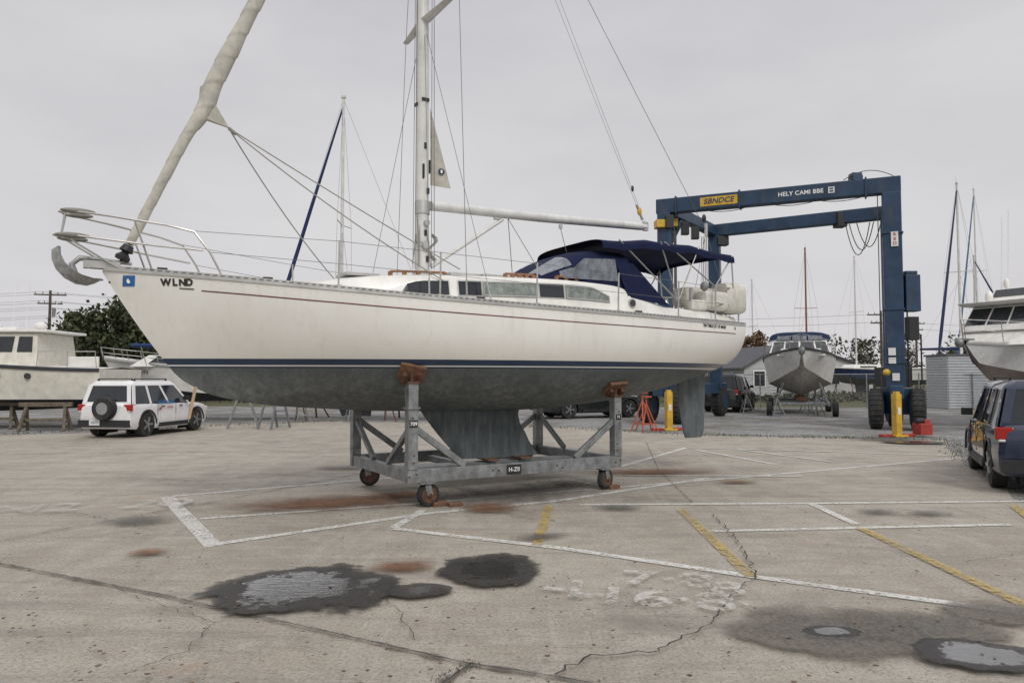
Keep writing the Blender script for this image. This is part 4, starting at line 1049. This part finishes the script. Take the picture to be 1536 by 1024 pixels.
ws=P('windscreen',glass,E); p2=P('windscreen_frame',white,E,bev=.02); pan=frustum(p2,(-2.6,-.3,1.15,2.15),(-1.9,-.3,1.0,2.62))
for u0,u1 in((.03,.48),(.52,.97)): pan(ws,'b',u0,u1,.15,.92)
pan(ws,'n',.25,.92,.25,.9); p2.done();ws.done()
fr2=P('canopy_frame',steel,E)
for x in(-2.2,-.8,.3):
    for s in(-1,1): fr2.tube([(x+.3,s*1.15,2.1),(x,s*1.05,2.98)],.015,6)
fr2.done(); rails(E,L,2.8,2.55,1.95,.4,.5)
text('bow_numbers','BA7 5-N',.24,(-2.2,-1.36,1.93),(1,-.12,0),(0,-.4,1),ink,E,.002,bold=.002)
E=empty('express_cruiser',(14.0,36.0,0),math.radians(70)); 
L=8.2;Bm=3.4;motorhull(E,L,Bm,3.05,2.55,1.40,.85,M('grey_white_gelcoat',(.72,.71,.68),.35),bottomgr,stripe=black)
dkc=P('cabin',white,E,bev=.05);gw=P('windscreen',glass,E)
frustum(dkc,(-3.0,.2,1.05,2.7),(-2.2,.2,.85,3.05)); dkc.box((1.6,0,2.65),(3.6,2.9,.3)); dkc.done()
fr3=P('windscreen_frame',white,E,bev=.01); pan=frustum(fr3,(-1.0,1.3,1.38,2.85),(-.35,1.3,1.2,3.5))
for u0,u1 in((.03,.22),(.25,.48),(.52,.75),(.78,.97)): pan(gw,'b',u0,u1,.10,.90)
for s_ in('n','f'): 
    pan(gw,s_,.05,.48,.1,.93); pan(gw,s_,.52,.95,.1,.93)
fr3.done();gw.done()
cv=P('canopy',M('blue_canvas_cover',(.02,.04,.10),.85),E,True); rr=[]
for i in range(9):
    x=-.3+3.2*i/8; zt=3.88+.12*math.sin(math.pi*i/8); rr.append(arch(x,zt,1.38,3.5))
cv.loft(rr,closed=False)
rr2=arch(-.3,3.88,1.38,3.5); cv.add([v for v in rr2],[tuple(range(len(rr2)))])
for s in(-1,1): cv.add([(1.2,s*1.33,2.8),(2.9,s*1.33,2.8),(2.9,s*1.32,3.6),(1.2,s*1.32,3.6)],[(0,1,2,3)])
cv.done()
vn2=P('canopy_windows',vinyl,E)
for y0,y1 in((-1.05,-.4),(-.33,.33),(.4,1.05)): vn2.add([(-.42,y0,3.52),(-.42,y1,3.52),(-.33,y1*.95,3.74),(-.33,y0*.95,3.74)],[(0,1,2,3)])
vn2.done(); rails(E,L,Bm,3.05,2.55,.55,.5)
ba=P('bow_anchor',galv,E,True); ba.box((-4.2,0,3.08),(.5,.14,.06)); ba.sph((-4.4,0,2.88),(.08,.14,.2)); ba.done()
tr2=P('trailer_frame',galv,E,bev=.02)
for s in(-1,1): tr2.beam((-3.2,s*1.1,.55),(3.8,s*1.1,.55),.12,.18); tr2.beam((-2.2,s*1.1,.6),(-2.2,s*.75,1.5),.1,.1); tr2.beam((1.5,s*1.1,.6),(1.5,s*1.0,1.3),.1,.1)
for x in(-3.1,-1.2,1.4,3.6): tr2.beam((x,-1.04,.55),(x,1.04,.55),.1,.12)
tr2.done(); tt=P('trailer_tyres',rubber,E,True,.03)
for x in(-2.9,2.0,2.9):
    for s in(-1,1): tt.cyl((x,s*1.38,.33),(0,1,0),.33,.24,24)
tt.done(); kb=P('keel_blocks',wood,E,bev=.01); 
for x in(-1.2,1.4): kb.box((x,0,.73),(.3,.5,.22))
kb.done()
th_=math.radians(27)
E=empty('motor_yacht',(15.1+5.5*math.cos(th_),24.6+5.5*math.sin(th_),0),th_)
L=11;Bm=3.9;motorhull(E,L,Bm,2.95,2.55,1.45,.95,M('white_yacht_gelcoat',(.66,.66,.65),.3),M('dull_red_grey_bottom',(.17,.14,.13),.7),stripe=alu)
hs_=P('deckhouse',white,E,bev=.05);gw=P('deckhouse_windows',glass,E)
pan=frustum(hs_,(-4.5,3.5,1.25,2.8),(-3.7,3.5,1.15,3.35))
pan=frustum(hs_,(-3.9,3.5,1.2,3.33),(-3.2,3.5,1.1,4.25))
for u0,u1 in((.03,.33),(.36,.64),(.67,.97)): pan(gw,'b',u0,u1,.25,.90)
for s_ in('n','f'):
    for i in range(5): pan(gw,s_,.06+.18*i,.21+.18*i,.3,.88)
frustum(hs_,(-3.6,3.3,1.3,4.25),(-3.8,3.3,1.35,4.37)); pan=frustum(hs_,(-2.4,2.6,1.1,4.38),(-2.0,2.6,1.05,4.95)); pan(gw,'b',.05,.95,.45,.95)
gw.done();hs_.done(); rails(E,L,Bm,2.95,2.55,.7,.6)
ar=P('radar_arch',white,E,True); ar.tube([(1.2,-1.25,4.3),(1.5,-1.1,5.7),(1.5,1.1,5.7),(1.2,1.25,4.3)],.07,8); ar.sph((1.5,0,5.9),(.3,.3,.13)); ar.sph((-1.8,.7,5.15),(.1,.1,.2)); ar.sph((-2.9,.7,4.6),(.13,.13,.24)); ar.done()
an_=P('antennas',whitet,E)
for x,y in((-1.8,.9),(1.4,-1.0),(1.3,1.0),(-1.2,1.0)): an_.tube([(x,y,4.3),(x+.2,y,R(6.5,8.5))],.014,5)
an_.done()
text('bow_numbers','ETWJN',.28,(-3.6,-1.66,2.35),(1,-.3,0),(0,-.5,1),ink,E,.002,bold=.004)
ba=P('bow_anchor',galv,E,True); ba.box((-5.5,0,3.0),(.7,.2,.06)); ba.sph((-5.85,0,2.88),(.12,.14,.16)); ba.done()
for x,y in((16.9,24.9),(18.5,26.0),(21,27.6)): stand(x,y,1.1,galv)
def sailboat(loc,th,L,mh,hullmat,cover,jib=None,mastm=mastw,zoff=0,boom=True,mx=-.6):
    E=empty('sailboat_on_stands',loc,th)
    motorhull(E,L,L*.3,2.7+zoff,2.45+zoff,1.5+zoff,1.0+zoff,hullmat,bottomdk)
    c=P('cabin',white,E,bev=.06); frustum(c,(-L*.22,L*.2,L*.1,2.45+zoff),(-L*.16,L*.2,L*.085,2.95+zoff)); c.done()
    g_=P('cabin_windows',glass,E); g_.box((0,0,2.72+zoff),(L*.22,L*.2,.12)); g_.done()
    m_=P('mast',mastm,E,True); m_.tube([(mx,0,2.7+zoff),(mx,0,mh)],[.085,.06],10)
    for s in(-1,1): m_.tube([(mx,0,mh*.6),(mx+.1,s*.9,mh*.6+.05)],.025,6)
    m_.tube([(mx,0,mh),(mx-.15,0,mh+.45)],.008,4); m_.box((mx,0,mh+.08),(.2,.12,.1))
    m_.done()
    if boom:
        b=P('boom',cover,E,True); b.tube([(mx+.1,0,4.0+zoff),(mx+1,0,4.05+zoff),(L*.38,0,4.05+zoff)],[.16,.15,.09],10); b.done()
    r=P('rigging',wirem,E)
    for s in(-1,1):
        r.tube([(mx+.1,s*L*.14,2.6+zoff),(mx+.1,s*.9,mh*.6+.05),(mx,0,mh)],.006,4,False); r.tube([(mx+.4,s*L*.13,2.6+zoff),(mx,0,mh*.6)],.006,4,False)
    r.tube([(L*.48,0,2.6+zoff),(mx,0,mh)],.006,4,False); r.tube([(-L*.49,0,2.8+zoff),(mx,0,mh)],.006,4,False); r.done()
    if jib:
        j=P('furled_jib',jib,E,True); a=Vector((-L*.47,0,3.1+zoff));b_=Vector((mx-.03,0,mh*.97)); j.tube([a,a.lerp(b_,.1),a.lerp(b_,.5),b_],[.05,.10,.08,.04],8); j.done()
    k=P('keel',bottomdk,E); k.hexa([(-.5,-.08,.12),(.7,-.08,.12),(.7,.08,.12),(-.5,.08,.12),(-.9,-.12,1.3+zoff),(.8,-.12,1.3+zoff),(.8,.12,1.3+zoff),(-.9,.12,1.3+zoff)]); k.done()
    s_=P('stands',rust,E)
    for x in(-L*.25,L*.2):
        for s in(-1,1): s_.tube([(x,s*L*.14,0),(x,s*L*.09,1.6+zoff)],.04,6); s_.tube([(x+.5,s*L*.16,0),(x,s*L*.10,1.3+zoff)],.03,6)
    s_.done(); return E
bluejib=M('blue_sail_cover',(.012,.025,.09),.85,var=.3); ltblue=M('light_blue_sail_cover',(.05,.14,.28),.85)
sailboat((-6.6,31.0,0),math.radians(-6),8.2,13.6,dkblue,bluejib,bluejib,zoff=-.2)
sailboat((28.8,47,0),math.radians(40),9,14.0,white,ltblue,bluejib)
sailboat((24.6,62,0),math.radians(80),8,12.4,white,bluejib,None,M('varnished_mast',(.22,.07,.04),.5))
sailboat((25.0,75,0),math.radians(10),8,11.5,white,bluejib); sailboat((34,72,0),math.radians(20),9,13.4,dkblue,bluejib,boom=False)
sailboat((44.5,70,0),math.radians(30),9,19.5,white,bluejib,ltblue)
sailboat((37,60,0),math.radians(150),9,11.5,white,bluejib,bluejib)

# ---------------------------------------------------------------- shed, house, fence, poles
corr=M('corrugated_metal',(.50,.52,.54),.5,.2,.1)
E=empty('storage_container',(24.9,41.3,0),math.radians(-4)); p=P('walls',corr,E)
p.box((0,0,1.45),(2.3,2.4,2.9))
for i in range(19): p.beam((-1.15,-1.23,.1+i*.15),(1.15,-1.23,.1+i*.15),.05,.07)
for i in range(19): p.beam((-1.18,-1.2,.1+i*.15),(-1.18,1.2,.1+i*.15),.05,.07)
p.done(); p=P('trim',M('dark_trim',(.08,.09,.1),.6),E); p.box((0,0,2.95),(2.5,2.6,.1)); p.done()
def house(loc,th,w,d,h,rh,wallm,roofm):
    E=empty('clapboard_house',loc,th); p=P('walls',wallm,E)
    p.box((0,0,h/2),(w,d,h)); p.add([(-w/2,-d/2,h),(w/2,-d/2,h),(0,-d/2,h+rh),(-w/2,d/2,h),(w/2,d/2,h),(0,d/2,h+rh)],[(0,1,2),(3,5,4)])
    for i in range(int(h/.25)): p.box((0,-d/2-.015,.2+i*.25),(w,.03,.03))
    p.done()
    r=P('roof',roofm,E)
    for s in(-1,1): r.hexa([(s*(w/2+.4),-d/2-.4,h-.25),(s*(w/2+.4),d/2+.4,h-.25),(0,d/2+.4,h+rh+.05),(0,-d/2-.4,h+rh+.05),(s*(w/2+.4),-d/2-.4,h-.1),(s*(w/2+.4),d/2+.4,h-.1),(0,d/2+.4,h+rh+.2),(0,-d/2-.4,h+rh+.2)])
    r.done(); g_=P('windows',glass,E); t_=P('window_frames',whitet,E)
    for x in(-w*.28,w*.1,w*.34): t_.box((x,-d/2-.04,1.6),(1.1,.06,1.4)); g_.box((x,-d/2-.08,1.6),(.9,.04,1.2))
    t_.done();g_.done()
roofm=M('shingle_roof',(.10,.10,.11),.9,var=.3)
house((21.5,66,0),math.radians(8),6,9,2.6,1.6,M('grey_siding',(.48,.50,.50),.7),roofm)
house((60,88,0),math.radians(-10),9,9,2.8,2.0,M('tan_siding',(.42,.38,.32),.7),roofm)
house((33,82,0),0,10,8,2.6,1.6,M('white_siding',(.6,.6,.6),.7),roofm)
house((-60,80,0),.3,10,8,2.8,2,M('white_siding2',(.55,.55,.54),.7),roofm)
def fence(a,b_,h=1.9):
    E=empty('chain_link_fence'); a=Vector(a);b_=Vector(b_);L=(b_-a).length;d=(b_-a).normalized()
    p=P('posts',galv,E); n=int(L/2.5)
    for i in range(n+1): q=a+d*L*i/n; p.tube([q,q+Vector((0,0,h+.05))],.035,6)
    p.tube([a+Vector((0,0,h)),b_+Vector((0,0,h))],.022,6); p.done()
    m_=P('mesh',galv,E); s=.12;k=-h
    while k<L:
        for sg_ in(1,-1):
            x0,x1=k,k+h; z0,z1=(0.05,h) if sg_==1 else (h,.05)
            c0,c1=max(0,x0),min(L,x1)
            if c1>c0:
                f=lambda x:z0+(z1-z0)*(x-x0)/(x1-x0)
                pa=a+d*c0+Vector((0,0,f(c0)));pb=a+d*c1+Vector((0,0,f(c1))); o=Vector((0,0,.004))
                m_.add([pa-o,pb-o,pb+o,pa+o],[(0,1,2,3)])
        k+=s
    m_.done()
fence((17.0,41.5,0),(27.5,39.5,0)); fence((27.5,39.5,0),(60,36,0)); fence((3,46,0),(17,41.5,0)); fence((-60,50,0),(-22,44,0))
def pole(x,y,h,th):
    E=empty('utility_pole',(x,y,0),th); p=P('pole',M('pole_wood',(.10,.08,.065),.9,var=.3),E,True); p.tube([(0,0,0),(0,0,h)],[.16,.11],8)
    for z,w_ in((h-.4,1.3),(h-1.2,1.0)): p.box((0,0,z),(w_*2,.12,.12)); 
    p.done(); q=P('insulators',galv,E,True); q.tube([(.35,0,h-2.4),(.35,0,h-1.6)],.18,10)
    for z,w_ in((h-.4,1.2),(h-1.2,.9)):
        for s in(-1,-.5,.5,1): q.tube([(s*w_,0,z+.05),(s*w_,0,z+.25)],.04,6)
    q.done()
pole(-42,67,9.6,.3); pole(-90,66,10,.3); pole(36,72,8.2,0); pole(52,95,9,.2); pole(76,95,9,.2)
wr=P('overhead_wires',wirem)
for dz in(0,.8,1.4,2.2):
    for y in(-.8,.8): wr.tube(sag((-90,66+y,9.7-dz),(-42,67+y,9.4-dz),.8),.012,4,False); wr.tube(sag((-42,67+y,9.4-dz),(-8,78+y,9.6-dz),.7),.012,4,False)
for a,b_ in(((36,72,7.9),(52,95,8.7)),((52,95,8.7),(76,95,8.7)),((2,90,9),(36,72,7.9))):
    for dz in(0,.8): wr.tube(sag((a[0],a[1],a[2]-dz),(b_[0],b_[1],b_[2]-dz),.5),.014,4,False)
wr.done()

# ---------------------------------------------------------------- vegetation
def leafmat(name,c1,c2):
    m,nt,b,o,v=newmat(name)
    oi=noise(nt,v,1.2,3); c=ramp(nt,oi,[(.3,c1),(.7,c2)]); nt.links.new(c,b.inputs['Base Color']); b.inputs['Roughness'].default_value=.8; return m
leafg=leafmat('evergreen_leaves',(.022,.032,.012),(.07,.08,.028)); leafb=leafmat('autumn_leaves',(.10,.06,.03),(.20,.12,.06)); leafd=leafmat('distant_foliage',(.04,.045,.028),(.10,.095,.065))
barkm=M('bark',(.09,.075,.06),.9,var=.4)
def tree(name,x,y,h,cr_,leaf,n,bare=False,low=.25,ls=.16):
    E=empty(name,(x,y,0),R(0,6)); tk=P('trunk_and_limbs',barkm,E,True)
    def br(p,d,l,r,dep):
        q=p+d*l; m_=p.lerp(q,.5)+Vector((R(-1,1),R(-1,1),R(-.5,.5)))*l*.07
        tk.tube([p,m_,q],[r,r*.8,r*.6],5 if dep>1 else 7,False)
        if dep<(5 if bare else 3):
            for k in range(3 if dep<4 else 2):
                nd_=(d+Vector((R(-1,1),R(-1,1),R(-.2,.7)))*.75).normalized(); br(q if k else m_,nd_,l*R(.55,.8),r*.55,dep+1)
    br(Vector((0,0,0)),Vector((0,0,1)),h*(.3 if bare else .35),h*.025,0)
    tk.done()
    if not bare:
        lf=P('foliage',leaf,E); cl=[]
        for i in range(int(40+cr_*12)):
            a=R(0,6.28);u=R(-1,1);rr=R(.2,1)**.6; zz_=h*low+(h*(1-low))*(.5+.5*u*rr); prof_=math.sqrt(max(.05,1-(u*rr)**2)); cl.append((Vector((cr_*prof_*rr*math.cos(a),cr_*prof_*rr*math.sin(a),zz_)),R(.35,.8)*cr_*.30))
        for i in range(n):
            c,s=random.choice(cl); p=c+Vector((random.gauss(0,s),random.gauss(0,s),random.gauss(0,s*.8))); 
            if p.z<.1: continue
            a=Vector((R(-1,1),R(-1,1),R(-1,1))).normalized()*ls*R(.5,1.3);b_=a.cross(Vector((R(-1,1),R(-1,1),R(-1,1)))).normalized()*ls*R(.4,.9)
            lf.add([p-a,p+b_,p+a,p-b_],[(0,1,2,3)])
        lf.done()
tree('evergreen_tree',-25.0,46,6.8,2.6,leafg,17000,low=.05); tree('evergreen_tree',-21.9,47,5.6,2.0,leafg,12000,low=.02); tree('evergreen_tree',-28.3,49,4.8,1.7,leafg,8000,low=.02)
for x,y,h in((-46,72,7.5),(-51,70,7),(-41,75,6.5),(-36,74,7),(-56,74,8),(48,90,8),(30,92,7.5)): tree('bare_tree',x,y,h,2,None,0,True)
tree('autumn_tree',22.8,72,6.3,2.0,leafb,6000,low=.1); tree('autumn_tree',26,78,5.2,1.8,leafb,4000,low=.1)
dt=P('distant_tree_line',leafd); x=-140
while x<170:
    y=R(98,125); h=R(3.5,6.5)+ (1.6 if 45<x<75 else 0); r=R(2,4)
    vis=(-140<x<-25) or x>28
    for i in range(420 if vis else 120):
        a=R(0,6.28);u=R(0,1)**1.3;rr=r*math.sqrt(max(0,1-(u*1.02-.25)**2))*R(.0,1.05)
        p=Vector((x+rr*math.cos(a),y+rr*math.sin(a),h*u+R(-.3,.4))); ls=.36
        a_=Vector((R(-1,1),R(-1,1),R(-1,1))).normalized()*ls*R(.4,1.2);b_=a_.cross(Vector((R(-1,1),R(-1,1),R(-1,1)))).normalized()*ls*R(.3,.9)
        dt.add([p-a_,p+b_,p+a_,p-b_],[(0,1,2,3)])
    x+=R(1.2,2.4)
dt.done()
hg=P('hedge_scrub',leafd)
for i in range(14000):
    x=R(-90,95);y=48+R(0,6)+abs(x)*.1; h=(.4+.8*abs(math.sin(x*.35)*math.sin(x*.11+1)))*R(0,1); p=Vector((x,y,h)); ls=.16
    a_=Vector((R(-1,1),R(-1,1),R(-1,1)))*ls;b_=a_.cross(Vector((R(-1,1),R(-1,1),R(-1,1)))).normalized()*ls*.6
    hg.add([p-a_,p+b_,p+a_,p-b_],[(0,1,2,3)])
hg.done()
